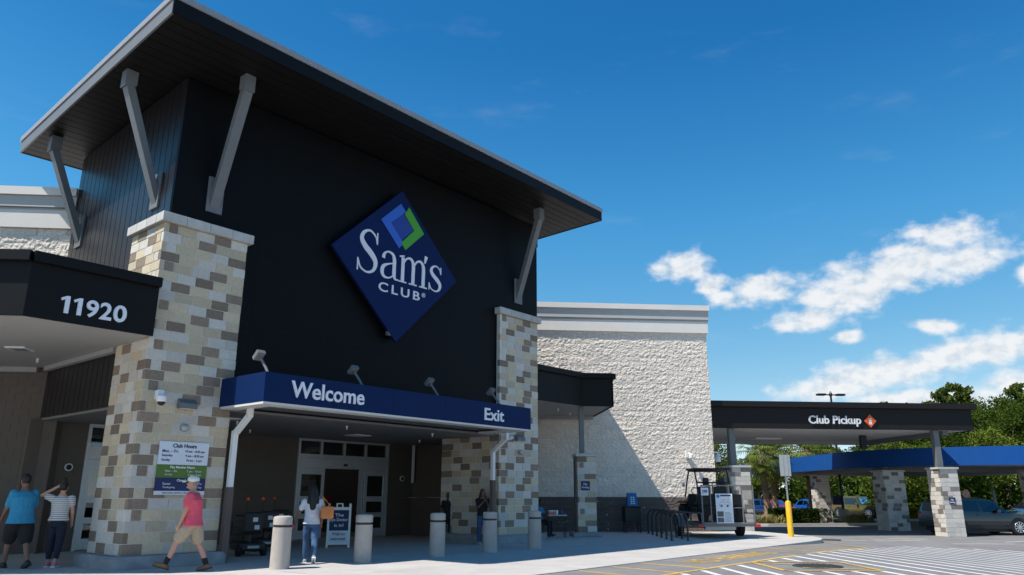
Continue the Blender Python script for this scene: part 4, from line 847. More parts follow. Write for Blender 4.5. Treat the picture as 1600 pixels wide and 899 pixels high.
def person(label, x, y, face, height, pose, wear, group=None):
    """local frame: +x is where the person faces, +y is the person's left. pose: leg and arm angles in degrees (forward positive)"""
    k = height/1.75
    root = thing('person', label, 'person', (x,y,0), 'W', group, rotz=face); root.location = (x,y,0)
    lean = R(pose.get('lean',2)); 
    LT, LS, AU, AF = .43*k, .42*k, .29*k, .25*k
    legs = {}
    for side, sg_ in (('l',1),('r',-1)):
        a, b = pose[side+'leg']; hip = Vector((0,.09*k*sg_,0)); a, b = R(a), R(b)
        knee = hip+Vector((LT*math.sin(a),.005*sg_,-LT*math.cos(a))); ank = knee+Vector((LS*math.sin(a-b),0,-LS*math.cos(a-b)))
        legs[side] = [hip, knee, ank, R(pose.get(side+'foot',0))]
    low = min(l[2].z-(.075*k+(.13*k*max(0,math.sin(-l[3])))) for l in legs.values()); hz = -low
    if 'seat' in pose: hz = pose['seat']
    up = Vector((0,0,hz))
    for l in legs.values(): l[0] = l[0]+up; l[1] = l[1]+up; l[2] = l[2]+up
    def tz(h, fx=0): return Vector((math.sin(lean)*h*k+fx*k, 0, hz+math.cos(lean)*h*k))
    chest = tz(.42); neck = tz(.53); head = tz(.695, .015); 
    arms = {}
    for side, sg_ in (('l',1),('r',-1)):
        sh = tz(.465)+Vector((0,.185*k*sg_,0)); ar = pose[side+'arm']
        if len(ar) == 2 and not isinstance(ar[0], tuple):
            a, b = R(ar[0])+lean, R(ar[1]); out_ = .05*k*sg_
            el_ = sh+Vector((AU*math.sin(a),out_,-AU*math.cos(a))); wr__ = el_+Vector((AF*math.sin(a+b),-out_*.3,-AF*math.cos(a+b)))
        else: el_, wr__ = [tz(0)+Vector(p)*k for p in ar]
        arms[side] = [sh, el_, wr__]
    f = pose.get('girth',1.0)
    B = MB()
    torso = [(tz(-.10),.13*k*f,.10*k*f),(tz(.0),.165*k*f,.115*k*f),(tz(.12),.148*k*f,.108*k*f),(tz(.25),.155*k*f,.112*k*f),(tz(.38),.172*k*f,.115*k*f),(tz(.46),.165*k,.095*k),(tz(.50),.10*k,.07*k),(tz(.56),.055*k,.06*k)]
    loft(B, torso)
    limb(B, [tz(.48), tz(.60,.01)], [.058*k,.054*k]); B.ball(head,.098*k,.076*k,.122*k); B.ball(head+Vector((.028*k,0,-.062*k)),.066*k,.056*k,.062*k)
    B.ball(head+Vector((.102*k,0,-.012*k)),.020*k,.014*k,.022*k)
    for sg_ in (1,-1): B.ball(head+Vector((-.005*k,.077*k*sg_,-.01*k)),.022*k,.012*k,.032*k)
    for side, sg_ in (('l',1),('r',-1)):
        h_, kn, an, ft = legs[side]; limb(B, [h_,(h_+kn)/2,kn,kn*.62+an*.38+Vector((-.012,0,0)),an], [.088*k*f,.074*k*f,.055*k,.054*k,.037*k])
        sh, el_, wr__ = arms[side]; limb(B, [sh,(sh+el_)/2,el_,wr__], [.058*k,.048*k,.041*k,.029*k])
        d = (wr__-el_).normalized(); lat = Vector((0,1,0)); lat = (lat-d*lat.dot(d)).normalized(); nn = d.cross(lat)
        palm = wr__+d*.055*k; limb(B, [wr__, palm], [.028*k,.034*k])
        for i in range(4):
            q0 = palm+nn*(i-1.5)*.019*k; L_ = (.062,.072,.068,.052)[i]*k; q1 = q0+d*L_*.6; q2 = q1+(d*.75-lat*sg_*.6)*L_*.45; limb(B, [q0,q1,q2], [.0105*k,.0095*k,.008*k])
        t0 = wr__+d*.025*k+nn*.028*k; limb(B, [t0, t0+(d*.6+nn*.8)*.035*k, t0+(d*.95+nn*.7)*.06*k], [.012*k,.0105*k,.009*k])
        fd = Vector((math.cos(ft),0,math.sin(ft))); limb(B, [an+Vector((-.02,0,-.03*k)), an+fd*.13*k+Vector((0,0,-.045*k))], [.036*k,.03*k])
    obj('body', remesh(B,'body',.013), wear['skin'], root)
    # shirt
    S = MB(); g_ = .022*k
    loft(S, [(tz(wear.get('hem',-.06)),.178*k*f+g_*1.6,.128*k*f+g_*1.6)]+[(c,a+g_,b2+g_) for c,a,b2 in torso[1 if wear.get('hem',-.06) < .0 else 2:6]]+[(tz(.505),.09*k,.085*k)])
    for side in 'lr':
        sh, el_, wr__ = arms[side]; e_ = wear.get('sleeve',.62)
        limb(S, [sh+Vector((0,0,-.01)), sh.lerp(el_,e_*.5), sh.lerp(el_,e_)], [.078*k,.072*k,.067*k])
    obj('shirt', remesh(S,'shirt',.014), wear['shirt'], root)
    # trousers
    T_ = MB(); loft(T_, [(tz(-.12),.15*k*f,.125*k*f),(tz(.0),.172*k*f,.124*k*f),(tz(.10),.155*k*f,.114*k*f)])
    for side in 'lr':
        h_, kn, an, ft = legs[side]; q_ = wear['legs']; lo = wear.get('loose',.016)*k
        if q_ <= 1: limb(T_, [h_, h_.lerp(kn,q_*.5), h_.lerp(kn,q_)], [.088*k*f,.088*k*f+lo,.084*k+lo])
        else: limb(T_, [h_,(h_+kn)/2,kn,kn.lerp(an,(q_-1)*.45)+Vector((-.01,0,0)),kn.lerp(an,q_-1)], [.086*k*f,.080*k*f+lo,.062*k+lo,.058*k+lo,.044*k+lo])
    obj('shorts' if wear['legs'] <= 1 else 'trousers', remesh(T_,'trousers',.014), wear['trousers'], root)
    for side in 'lr':
        h_, kn, an, ft = legs[side]; fd = Vector((math.cos(ft),0,math.sin(ft))); un = Vector((-math.sin(ft),0,math.cos(ft)))
        F = MB(); limb(F, [an+fd*-.045*k-un*.035*k, an+fd*.06*k-un*.035*k, an+fd*.165*k-un*.042*k], [.047*k,.05*k,.036*k]); limb(F, [an, an-un*.03*k], [.048*k,.05*k])
        sh_ = obj('shoe', remesh(F,'shoe',.012), wear['shoe'], root)
        Sl = MB(); c0 = an-un*.078*k; Sl.hexa([c0-fd*.09*k+Vector((0,-.045*k,0)), c0-fd*.09*k+Vector((0,.045*k,0)), c0+fd*.195*k+Vector((0,.04*k,0)), c0+fd*.195*k+Vector((0,-.04*k,0))][::-1], [c0-fd*.09*k+un*.02*k+Vector((0,-.045*k,0)), c0-fd*.09*k+un*.02*k+Vector((0,.045*k,0)), c0+fd*.195*k+un*.02*k+Vector((0,.04*k,0)), c0+fd*.195*k+un*.02*k+Vector((0,-.04*k,0))][::-1])
        obj('sole', Sl, wear.get('sole','white'), sh_)
        if wear.get('sock'): K = MB(); limb(K, [an, an.lerp(kn,.28)], [.045*k,.052*k]); obj('sock', remesh(K,'sock',.012), wear['sock'], root)
    H_ = MB(); st = wear.get('hairstyle','short')
    if st == 'short': H_.ball(head+Vector((-.018*k,0,.022*k)),.098*k,.084*k,.112*k)
    elif st == 'bun': H_.ball(head+Vector((-.022*k,0,.02*k)),.10*k,.086*k,.118*k); H_.ball(head+Vector((-.06*k,0,.145*k)),.055*k,.055*k,.05*k)
    elif st == 'long': 
        H_.ball(head+Vector((-.025*k,0,.02*k)),.105*k,.092*k,.122*k); limb(H_, [head+Vector((-.05*k,0,0)), tz(.5,-.09), tz(.33,-.125)], [.095*k,.10*k,.07*k]); limb(H_, [head+Vector((-.03*k,.06*k,-.02)), tz(.42,-.06)+Vector((0,.10*k,0))], [.05*k,.05*k]); limb(H_, [head+Vector((-.03*k,-.06*k,-.02)), tz(.42,-.06)+Vector((0,-.10*k,0))], [.05*k,.05*k])
    obj('hair', remesh(H_,'hair',.014), wear.get('hair','hair'), root)
    if wear.get('cap'):
        c_ = MB(); c_.ball(head+Vector((-.006*k,0,.055*k)),.113*k,.098*k,.085*k); obj('cap', remesh(c_,'cap',.012), wear['cap'], root)
        v_ = MB(); p_ = head+Vector((.085*k,0,.035*k)); v_.hexa([p_+Vector((0,-.07*k,-.01)),p_+Vector((.095*k,-.05*k,-.03*k)),p_+Vector((.095*k,.05*k,-.03*k)),p_+Vector((0,.07*k,-.01))],[p_+Vector((0,-.07*k,.006)),p_+Vector((.095*k,-.05*k,-.018*k)),p_+Vector((.095*k,.05*k,-.018*k)),p_+Vector((0,.07*k,.006))]); obj('cap_brim', v_, wear['cap'], root)
    if wear.get('glasses'):
        g2 = MB(); p_ = head+Vector((.088*k,0,.012*k)); g2.bevbox(p_.x-.008,p_.x+.012,-.07*k,.07*k,p_.z-.022*k,p_.z+.02*k,.006); g2.box(p_.x-.10*k,p_.x-.009,-.082*k,-.077*k,p_.z,p_.z+.012).box(p_.x-.10*k,p_.x-.009,.077*k,.082*k,p_.z,p_.z+.012); obj('glasses', g2, 'plasticblack', root)
    return root, arms, tz
WEST = math.pi
man, _, _ = person('man in a pink shirt, khaki shorts and cream cap striding past the stone column', -4.98, 15.93, WEST, 1.84,
  dict(lleg=(31,9), rleg=(-17,9), lfoot=16, rfoot=-12, larm=(2,14), rarm=(4,16), lean=5, girth=1.25),
  dict(skin='skin', shirt='pink', trousers='khaki', legs=.78, loose=.03, shoe='shoebrown', sole='groove', sock='sock', cap='capcloth', hairstyle='short', hair='greyhair', glasses=True, hem=-.09))
wom, warm, wtz = person('woman in a pale tee and jeans walking towards the doors with a tan bag', -2.98, 17.75, R(100), 1.66,
  dict(lleg=(14,6), rleg=(-16,20), rfoot=-38, larm=((.06,.30,.20),(.22,.36,.02)), rarm=(-4,22), lean=4),
  dict(skin='skinbrown', shirt='whitecloth', trousers='denim', legs=1.96, shoe='sneaker', hairstyle='long', hem=-.05, sleeve=.6))
girl, garm, gtz = person('person in black top and jeans holding up a phone beside the right column', 1.12, 24.35, R(-75), 1.64,
  dict(lleg=(4,3), rleg=(-3,2), larm=((.10,.17,.24),(.28,.05,.42)), rarm=((.10,-.17,.24),(.28,-.05,.42)), lean=0),
  dict(skin='skinbrown', shirt='sock', trousers='denim', legs=1.96, shoe='sneaker', hairstyle='long', hem=-.03, sleeve=.7))
person('man in a teal shirt and black shorts at the left edge of the picture', -8.66, 16.8, R(140), 1.88,
  dict(lleg=(20,14), rleg=(-16,12), rfoot=-18, larm=(8,30), rarm=(-6,20), lean=5, girth=1.28),
  dict(skin='skinbrown', shirt='teal', trousers='sock', legs=.92, loose=.03, shoe='plasticblack', sole='groove', hairstyle='short', hem=-.10, sleeve=.75))
person('woman in a striped tee with a bun, hand raised to her head', -8.02, 17.0, R(100), 1.72,
  dict(lleg=(8,6), rleg=(-8,8), larm=((.10,.42,.52),(.06,.12,.70)), rarm=(2,24), lean=2),
  dict(skin='skin', shirt='stripes', trousers='navycloth', legs=1.72, shoe='pinkshoe', hairstyle='bun', hem=.0, sleeve=.45))
person('person in dark clothes half hidden behind the right column', 0.05, 26.0, R(-110), 1.55,
  dict(lleg=(3,3), rleg=(-4,3), larm=(5,10), rarm=(5,10), lean=0), dict(skin='skindark', shirt='sock', trousers='navycloth', legs=1.9, shoe='plasticblack', hairstyle='short'))
person('seated person in a teal top at the folding table', 3.62, 28.55, R(-20), 1.68,
  dict(lleg=(84,84), rleg=(80,82), larm=(28,62), rarm=(30,60), lean=4, seat=.54), dict(skin='skindark', shirt='teal', trousers='navycloth', legs=1.9, shoe='plasticblack', hairstyle='short'))
def rot2(x, y, a): return (x*math.cos(a)-y*math.sin(a), x*math.sin(a)+y*math.cos(a))
# bag and bottle of the woman
bgx = thing('tote_bag', 'tan leather tote bag hanging from the woman\'s shoulder', 'bag', (0,0,0), 'W', None, rotz=R(100)); bgx.location = (-2.98,17.75,0)
hb_ = MB().bevbox(-.30,-.06,-.46,-.18,.93,1.20,.035); obj('bag_body', hb_, 'leather', bgx, smooth=True)
obj('strap', MB().tube([(-.2,-.27,1.18),(-.1,-.2,1.42),(.02,-.17,1.44),(.0,-.30,1.3),(-.1,-.38,1.18)],.012,6), 'leather', bgx)
cn = thing('drink_can', 'small red can held by the woman with the tan bag', 'can', (0,0,0), 'W', None, rotz=R(100)); cn.location = (-2.98,17.75,0)
wp = warm['l'][2]; dd = (warm['l'][2]-warm['l'][1]).normalized(); pc = wp+dd*.10; obj('can_body', MB().lathe(pc.x,pc.y+.03,[(.028,pc.z-.13),(.033,pc.z-.12),(.033,pc.z-.01),(.027,pc.z)],14), 'carred', cn)
ph = thing('mobile_phone', 'dark phone in the hands of the person by the column', 'phone', (0,0,0), 'W', None, rotz=R(-75)); ph.location = (1.12,24.35,0)
pw = (garm['l'][2]+garm['r'][2])/2; obj('phone_body', MB().bevbox(pw.x+.05,pw.x+.06,-.04,.04,pw.z+.02,pw.z+.17,.004), 'plasticblack', ph)

# ================================================================== SMALL THINGS AT THE ENTRANCE
# sandwich board
ab = thing('sandwich_board', 'white sandwich board announcing that the eye doctor is in', 'sign', (-3.12,23.2,0), 'W', None, rotz=R(8))
ab.location = (-3.1,23.1,0)
def aplate(sgn):
    def Q(x,z,o=0): k_ = z/1.14; return (x, sgn*(.33-.26*k_)+sgn*o, z)
    m = MB()
    def slab(x0,x1,z0,z1,o0,o1): m.hexa([Q(x0,z0,o0),Q(x1,z0,o0),Q(x1,z0,o1),Q(x0,z0,o1)],[Q(x0,z1,o0),Q(x1,z1,o0),Q(x1,z1,o1),Q(x0,z1,o1)])
    slab(-.33,-.27,.0,1.2,-.02,.02); slab(.27,.33,.0,1.2,-.02,.02); slab(-.269,.269,1.02,1.1,-.02,.02); slab(-.269,.269,.08,.14,-.02,.02); slab(-.10,-.06,1.101,1.18,-.02,.02); slab(.06,.10,1.101,1.18,-.02,.02); slab(-.10,.10,1.181,1.21,-.02,.02)
    o = obj('frame', m, 'white', ab)
    p = MB(); mm = m; 
    for z0,z1,mt in ((.46,1.02,'inknavy'),(.141,.459,'posterwhite')):
        q = MB(); q.hexa([Q(-.268,z0,-.01),Q(.268,z0,-.01),Q(.268,z0,.012),Q(-.268,z0,.012)],[Q(-.268,z1,-.01),Q(.268,z1,-.01),Q(.268,z1,.012),Q(-.268,z1,.012)]); obj('panel', q, mt, ab)
    return Q
Q = aplate(1); Q = aplate(-1)
def afr(u,d,z): return Q(u,z,.013+d)
for t,z0,z1,w,mt in (('The',.84,.93,.12,'white'),('Eye Doctor',.69,.80,.25,'white'),('is in!',.56,.65,.13,'white'),('Walk-ins',.33,.41,.18,'inknavy'),('welcomed.',.20,.28,.21,'inknavy')):
    obj('lettering', fit_text(t,-w,w,z0,z1,0,.004,.015,frame=afr), mt, ab)
# electric shopping carts
def scooter(label, s, t, a):
    o = thing('electric_cart', label, 'cart', (0,0,0), 'W', 'black electric shopping carts by the left column', rotz=a); x, y = w2(s,t); o.location = (x,y,0)
    obj('base', MB().bevbox(-.62,.42,-.30,.30,.12,.32,.05), 'plasticblack', o); obj('seat', MB().bevbox(-.42,.02,-.24,.24,.50,.60,.04), 'plasticblack', o); obj('backrest', MB().bevbox(-.50,-.40,-.23,.23,.55,1.02,.04), 'plasticblack', o)
    obj('seat_post', MB().cyl(-.2,0,.3,.5,.06,12), 'blackmetal', o); obj('tiller', MB().tube([(.36,0,.3),(.30,0,.75),(.22,0,.95)],.04,10).tube([(.22,-.26,.93),(.22,.26,.93)],.02,8), 'blackmetal', o)
    for px,py in ((-.45,.3),(-.45,-.3),(.32,.0)): obj('wheel', MB().tube([(px,py-.05,.14),(px,py+.05,.14)],.14,18), 'rubber', o)
    bk = MB()
    for i in range(7):
        q_ = .42+i*.08; bk.bar((q_,-.26,.45),(q_,-.26,.78),.012,.012).bar((q_,.26,.45),(q_,.26,.78),.012,.012)
    for zz in (.45,.62,.78): bk.bar((.40,-.26,zz),(.92,-.26,zz),.014,.014).bar((.40,.26,zz),(.92,.26,zz),.014,.014).bar((.92,-.26,zz),(.92,.26,zz),.014,.014)
    for i in range(6): q_ = -.22+i*.088; bk.bar((.92,q_,.45),(.92,q_,.78),.012,.012).bar((.40,q_,.452),(.92,q_,.452),.012,.012)
    obj('basket', bk, 'blackmetal', o); obj('flag_pole', MB().tube([(-.5,.2,.9),(-.52,.2,1.32)],.01,6), 'blackmetal', o); obj('reflector', MB().ball((-.52,.2,1.34),.045), 'orange', o)
    obj('sticker', MB().box(-.508,-.502,-.09,.03,.80,.90), 'white', o); obj('sticker', MB().box(-.508,-.502,-.14,-.02,.62,.72), 'posterwhite', o); obj('plate', MB().box(-.628,-.621,-.14,.14,.19,.25), 'signgrey', o)
scooter('black electric shopping cart with white stickers right behind the left column', 10.75, 17.75, R(120)); scooter('black electric shopping cart further back by the recess wall', 12.0, 18.9, R(110)); scooter('black electric shopping cart behind the leftmost bollard', 13.6, 20.6, R(95))
# folding table with things
tb = thing('folding_table', 'small folding table beside the seated person', 'table', (4.2,28.1,0)); 
obj('table_top', MB().bevbox(3.85,4.55,27.85,28.4,.74,.78,.01), 'signgrey', tb)
for x_,y_ in ((3.9,27.9),(4.5,27.9),(3.9,28.35),(4.5,28.35)): obj('leg', MB().cyl(x_,y_,0,.74,.018,8), 'blackmetal', tb)
ch = thing('folding_chair', 'black chair under the seated person', 'chair', (3.55,28.55,0)); obj('seat', MB().bevbox(3.3,3.78,28.3,28.8,.43,.47,.01), 'blackmetal', ch); obj('backrest', MB().bevbox(3.26,3.32,28.3,28.8,.55,.92,.02), 'blackmetal', ch)
for x_,y_ in ((3.32,28.32),(3.76,28.32),(3.32,28.78),(3.76,28.78)): obj('leg', MB().cyl(x_,y_,0,.43,.015,8), 'blackmetal', ch)
for x_,y_,m_,lb in ((4.2,28.1,'white','white cup on the folding table'),(4.42,28.15,'carblue','blue cup on the folding table')): tag(obj('paper_cup', MB().lathe(x_,y_,[(.045,.781),(.06,.93),(.055,.935)],14), m_, None, (x_,y_,.781)), lb, 'cup')
bx_ = thing('carton', 'red and white carton on the folding table', 'box', (4.0,28.05,.781)); obj('carton_body', MB().box(3.9,4.12,27.95,28.15,.781,.9), 'carred', bx_); obj('carton_lid', MB().box(3.89,4.13,27.94,28.16,.901,.93), 'white', bx_)
for o in COL.objects:
    if o.parent is None and (o.name.startswith(('folding_table','folding_chair','paper_cup','carton')) or o.get('label','').startswith('seated person')): o.location.x -= .22
# outdoor cabinet with blue display
kk = thing('display_cabinet', 'black cabinet on legs with a blue display unit, against the block wall', 'cabinet', (7.62,31.75,0))
obj('cabinet_body', MB().bevbox(7.3,7.95,31.5,32.1,.42,1.0,.02), 'blackmetal', kk); obj('table_top', MB().bevbox(7.26,7.99,31.46,32.14,1.002,1.04,.01), 'blackmetal', kk)
for x_ in (7.34,7.91):
    for y_ in (31.54,32.06): obj('leg', MB().box(x_-.025,x_+.025,y_-.025,y_+.025,0,.42), 'blackmetal', kk)
du = obj('display_unit', MB().hexa([(7.42,31.55,1.045),(7.86,31.55,1.045),(7.86,31.85,1.045),(7.42,31.85,1.045)],[(7.46,31.68,1.56),(7.82,31.68,1.56),(7.82,31.85,1.56),(7.46,31.85,1.56)]), 'screenblue', kk)
for z_ in (1.12,1.2,1.28,1.36):
    for x_ in (7.56,7.66): yy = 31.55+.13*(z_-1.045)/.515-.004; obj('display_mark', MB().hexa([(x_,yy-.004,z_),(x_+.07,yy-.004,z_),(x_+.07,yy,z_),(x_,yy,z_)],[(x_,yy+.008,z_+.05),(x_+.07,yy+.008,z_+.05),(x_+.07,yy+.014,z_+.05),(x_,yy+.014,z_+.05)]), 'posterwhite', du)
# bike racks
for i in range(6):
    y_ = 25.9+i*.98; x0_ = 7.55+.10*i
    rk = thing('bike_rack', ['bike rack hoop nearest the camera, beside the trailer wheel','second bike rack hoop from the trailer','third bike rack hoop from the trailer','fourth bike rack hoop from the trailer','fifth bike rack hoop from the trailer','bike rack hoop farthest back, beside the display cabinet'][i], 'bike rack', (x0_+.3,y_,0), 'W', 'black hoops of the bike rack')
    arc = [(x0_,y_,.0),(x0_,y_,.66)]+[(x0_+.28-.28*math.cos(a_),y_,.66+.28*math.sin(a_)) for a_ in [R(q_) for q_ in range(15,180,15)]]+[(x0_+.56,y_,.66),(x0_+.56,y_,0)]
    obj('hoop', MB().tube(arc,.035,10), 'blackmetal', rk, smooth=True)
    for x_ in (x0_,x0_+.56): obj('foot_plate', MB().cyl(x_,y_,.0,.012,.085,14), 'blackmetal', rk)

# ================================================================== TRAILER AND UTILITY VEHICLE
def wheel(parent, x, y, z, r, w, axis='x', rim='chrome', spokes=5):
    d = Vector((1,0,0)) if axis == 'x' else Vector((0,1,0)); c = Vector((x,y,z)); t = MB()
    t.tube([c-d*w/2,c-d*w*.42,c+d*w*.42,c+d*w/2],0,26,True,[r*.92,r,r,r*.92]); ty = obj('wheel', t, 'rubber', parent, smooth=True)
    rm = MB()
    for s_ in (-1,1): rm.tube([c+d*s_*w*.49,c+d*s_*w*.53],r*.62,22)
    obj('rim_well', rm, 'plasticblack', ty); sp_ = MB(); o_ = Vector((0,0,1)); p_ = d.cross(o_)
    for s_ in ((-1,1) if spokes > 4 else ((-1,) if x < 9.9 else (1,))):
        base = c+d*s_*w*.55; sp_.tube([base-d*.004,base+d*.012*s_],r*.16,12)
        for k_ in range(spokes*2 if spokes > 4 else spokes):
            a_ = 2*math.pi*k_/(spokes*2 if spokes > 4 else spokes); v_ = o_*math.cos(a_)+p_*math.sin(a_); sp_.bar(base+v_*r*.12, base+v_*r*.63, r*.10, .02, d)
        ring = [base+(o_*math.cos(2*math.pi*q_/24)+p_*math.sin(2*math.pi*q_/24))*r*.64 for q_ in range(25)]; sp_.tube(ring, r*.035, 6)
    obj('rim', sp_, rim, ty); return ty
tr = thing('utility_trailer', 'open utility trailer with a mesh tailgate parked on the pavement', 'trailer', (9.9,28.6,0))
X0,X1,Y0,Y1 = 8.93,10.85,26.8,30.6
fm = MB().bar((X0,Y0,.46),(X1,Y0,.46),.07,.09).bar((X0,Y1,.46),(X1,Y1,.46),.07,.09).bar((X0,Y0,.46),(X0,Y1,.46),.07,.09).bar((X1,Y0,.46),(X1,Y1,.46),.07,.09)
obj('frame', fm, 'greysteel', tr)
for i in range(6): xx = X0+.04+i*(X1-X0-.08)/6; obj('deck_board', MB().box(xx+.005,xx+(X1-X0-.08)/6-.005,Y0+.04,Y1-.04,.47,.505), 'iron', tr)
rl = MB()
for x_ in (X0,X1):
    rl.bar((x_,Y0,.86),(x_,Y1,.86),.05,.05)
    for y_ in (Y0,Y0+1.25,Y0+2.5,Y1): rl.bar((x_,y_,.48),(x_,y_,.86),.05,.05)
rl.bar((X0,Y1,.86),(X1,Y1,.86),.05,.05); obj('side_rail', rl, 'greysteel', tr)
gt = MB().bar((X0+.03,Y0-.03,.5),(X0+.03,Y0-.03,1.83),.05,.04).bar((X1-.03,Y0-.03,.5),(X1-.03,Y0-.03,1.83),.05,.04).bar((X0+.03,Y0-.03,1.81),(X1-.03,Y0-.03,1.81),.05,.04).bar((X0+.03,Y0-.03,.53),(X1-.03,Y0-.03,.53),.05,.06)
for x_ in (9.27,9.95,10.42): gt.bar((x_,Y0-.03,.53),(x_,Y0-.03,1.81),.04,.035)
gt.bar((9.95,Y0-.03,1.05),(X1-.03,Y0-.03,1.05),.03,.03)
tg = obj('tailgate', gt, 'greysteel', tr); ms = MB()
for i in range(30): zz = .56+i*.042; ms.bar((X0+.05,Y0-.02,zz),(X1-.05,Y0-.02,zz),.006,.006)
for i in range(44): xx = X0+.06+i*.0415; ms.bar((xx,Y0-.016,.55),(xx,Y0-.016,1.79),.005,.005)
tag(obj('mesh', ms, 'blackmetal', tg), kind='stuff')
wheel(tr,8.72,28.9,.33,.33,.22,'x','galv',4); wheel(tr,11.06,28.9,.33,.33,.22,'x','galv',4)
for x_ in (8.72,11.06):
    fd_ = MB(); prof = [(math.cos(R(a_))*.44, math.sin(R(a_))*.44) for a_ in range(0,181,20)]
    for i in range(len(prof)-1):
        (a0_,b0_),(a1_,b1_) = prof[i],prof[i+1]; fd_.hexa([(x_-.13,28.9+a0_,.36+b0_),(x_+.13,28.9+a0_,.36+b0_),(x_+.13,28.9+a1_,.36+b1_),(x_-.13,28.9+a1_,.36+b1_)],[(x_-.13,28.9+a0_*1.05,.36+b0_*1.05),(x_+.13,28.9+a0_*1.05,.36+b0_*1.05),(x_+.13,28.9+a1_*1.05,.36+b1_*1.05),(x_-.13,28.9+a1_*1.05,.36+b1_*1.05)])
    obj('mudguard', fd_, 'greysteel', tr)
obj('axle', MB().tube([(8.8,28.9,.33),(11.0,28.9,.33)],.04,10).bar((9.3,28.9,.36),(9.3,28.9,.44),.06,.3,(0,1,0)).bar((10.5,28.9,.36),(10.5,28.9,.44),.06,.3,(0,1,0)), 'galv', tr)
obj('rear_beam', MB().box(9.1,10.2,27.0,27.15,.30,.41), 'galv', tr)
for x_ in (8.86,10.92): obj('tail_light', MB().bevbox(x_-.09,x_+.09,Y0-.08,Y0-.04,.40,.5,.01), 'red', tr)
obj('tongue', MB().bar((9.3,Y1,.46),(9.9,32.0,.46),.08,.08).bar((10.5,Y1,.46),(9.9,32.0,.46),.08,.08), 'greysteel', tr)
po = thing('poster', 'white advertising poster wired to the trailer tailgate', 'poster', (9.75,Y0-.06,.53)); px0,px1,pz0,pz1,py = 9.44,10.05,.53,1.53,Y0-.058
obj('sheet', MB().box(px0,px1,py-.012,py,pz0,pz1), 'posterwhite', po); obj('seal', MB().tube([(px0+.09,py-.0125,pz1-.09),(px0+.09,py-.015,pz1-.09)],.06,18), 'cyan', po)
obj('headline', MB().box(px0+.17,px1-.06,py-.015,py-.0125,pz1-.09,pz1-.04), 'inknavy', po); obj('photograph', MB().box(px0+.03,px0+.26,py-.015,py-.0125,pz0+.22,pz0+.40), 'photo', po); obj('photograph', MB().box(px0+.03,px0+.26,py-.015,py-.0125,pz0+.03,pz0+.19), 'photo', po)
for i in range(9): obj('text_line', MB().box(px0+.30,px1-.05-.03*(i%3),py-.014,py-.0125,pz0+.05+i*.038,pz0+.06+i*.038), 'inknavy', po)
ln_ = MB(); 
for a_,b_ in (((.12,.62),(.5,.62)),((.12,.62),(.17,.70)),((.17,.70),(.48,.70)),((.48,.70),(.5,.62)),((.2,.70),(.24,.80)),((.24,.80),(.40,.80)),((.40,.80),(.44,.70)),((.08,.58),(.16,.62)),((.44,.70),(.47,.84)),((.3,.70),(.3,.80))): ln_.bar((px0+a_[0],py-.014,pz0+a_[1]),(px0+b_[0],py-.014,pz0+b_[1]),.012,.003)
for c_ in (.2,.42): ln_.tube([(px0+c_,py-.0127,pz0+.58),(px0+c_,py-.0155,pz0+.58)],.04,14)
obj('line_drawing', ln_, 'photo', po)
ps = thing('price_sign', 'white price card on the trailer tailgate', 'sign', (9.05,Y0-.06,1.48)); obj('card', MB().box(8.93,9.2,Y0-.07,Y0-.058,1.47,1.73), 'posterwhite', ps); obj('lettering', fit_text('2999',8.97,9.16,1.53,1.66,Y0-.071,.003,.02), 'inknavy', ps)
# UTV
ut = thing('utility_vehicle', 'black off-road utility vehicle with a roll cage on the trailer', 'vehicle', (9.9,28.7,.51)); zb = .51
obj('chassis', MB().bevbox(9.4,10.45,27.5,30.2,zb+.28,zb+.52,.05), 'plasticblack', ut); obj('hood', MB().hexa([(9.35,29.6,zb+.52),(10.5,29.6,zb+.52),(10.35,30.45,zb+.45),(9.5,30.45,zb+.45)],[(9.38,29.6,zb+1.02),(10.47,29.6,zb+1.02),(10.3,30.4,zb+.82),(9.55,30.4,zb+.82)]), 'plasticblack', ut)
obj('cargo_bed', MB().bevbox(9.25,10.62,27.3,28.35,zb+.62,zb+1.0,.04), 'plasticblack', ut); 
for x_ in (9.38,10.0): obj('seat', MB().bevbox(x_,x_+.5,28.5,28.95,zb+.56,zb+.72,.05).bevbox(x_,x_+.5,28.4,28.55,zb+.66,zb+1.28,.05), 'plasticblack', ut)
cg = MB()
for x_ in (9.3,10.55):
    cg.tube([(x_,29.75,zb+.9),(x_,29.45,zb+1.45),(x_,29.15,zb+1.86),(x_,28.45,zb+1.88),(x_,28.25,zb+1.4),(x_,28.15,zb+.6)],.03,8); cg.tube([(x_,28.25,zb+1.3),(x_,28.0,zb+.9)],.025,8)
for y_,z_ in ((29.15,1.86),(28.45,1.88),(28.26,1.42)): cg.tube([(9.3,y_,zb+z_),(10.55,y_,zb+z_)],.028,8)
cg.tube([(9.9,28.3,zb+1.42),(9.9,28.28,zb+1.0)],.022,8); obj('roll_cage', cg, 'blackmetal', ut)
obj('canopy_roof', MB().bevbox(9.22,10.63,28.3,29.3,zb+1.88,zb+1.96,.035), 'plasticblack', ut); obj('steering_wheel', MB().tube([(9.58+.15*math.cos(a_),29.35+.07*math.sin(a_),zb+1.12+.13*math.sin(a_)) for a_ in [2*math.pi*q_/16 for q_ in range(17)]],.016,6,False), 'plasticblack', ut)
for x_ in (9.7,10.32): obj('headrest', MB().bevbox(x_-.12,x_+.12,28.38,28.46,zb+1.34,zb+1.6,.03), 'plasticblack', ut)
obj('mirror', MB().bevbox(9.12,9.22,29.45,29.5,zb+1.28,zb+1.42,.015), 'galv', ut)
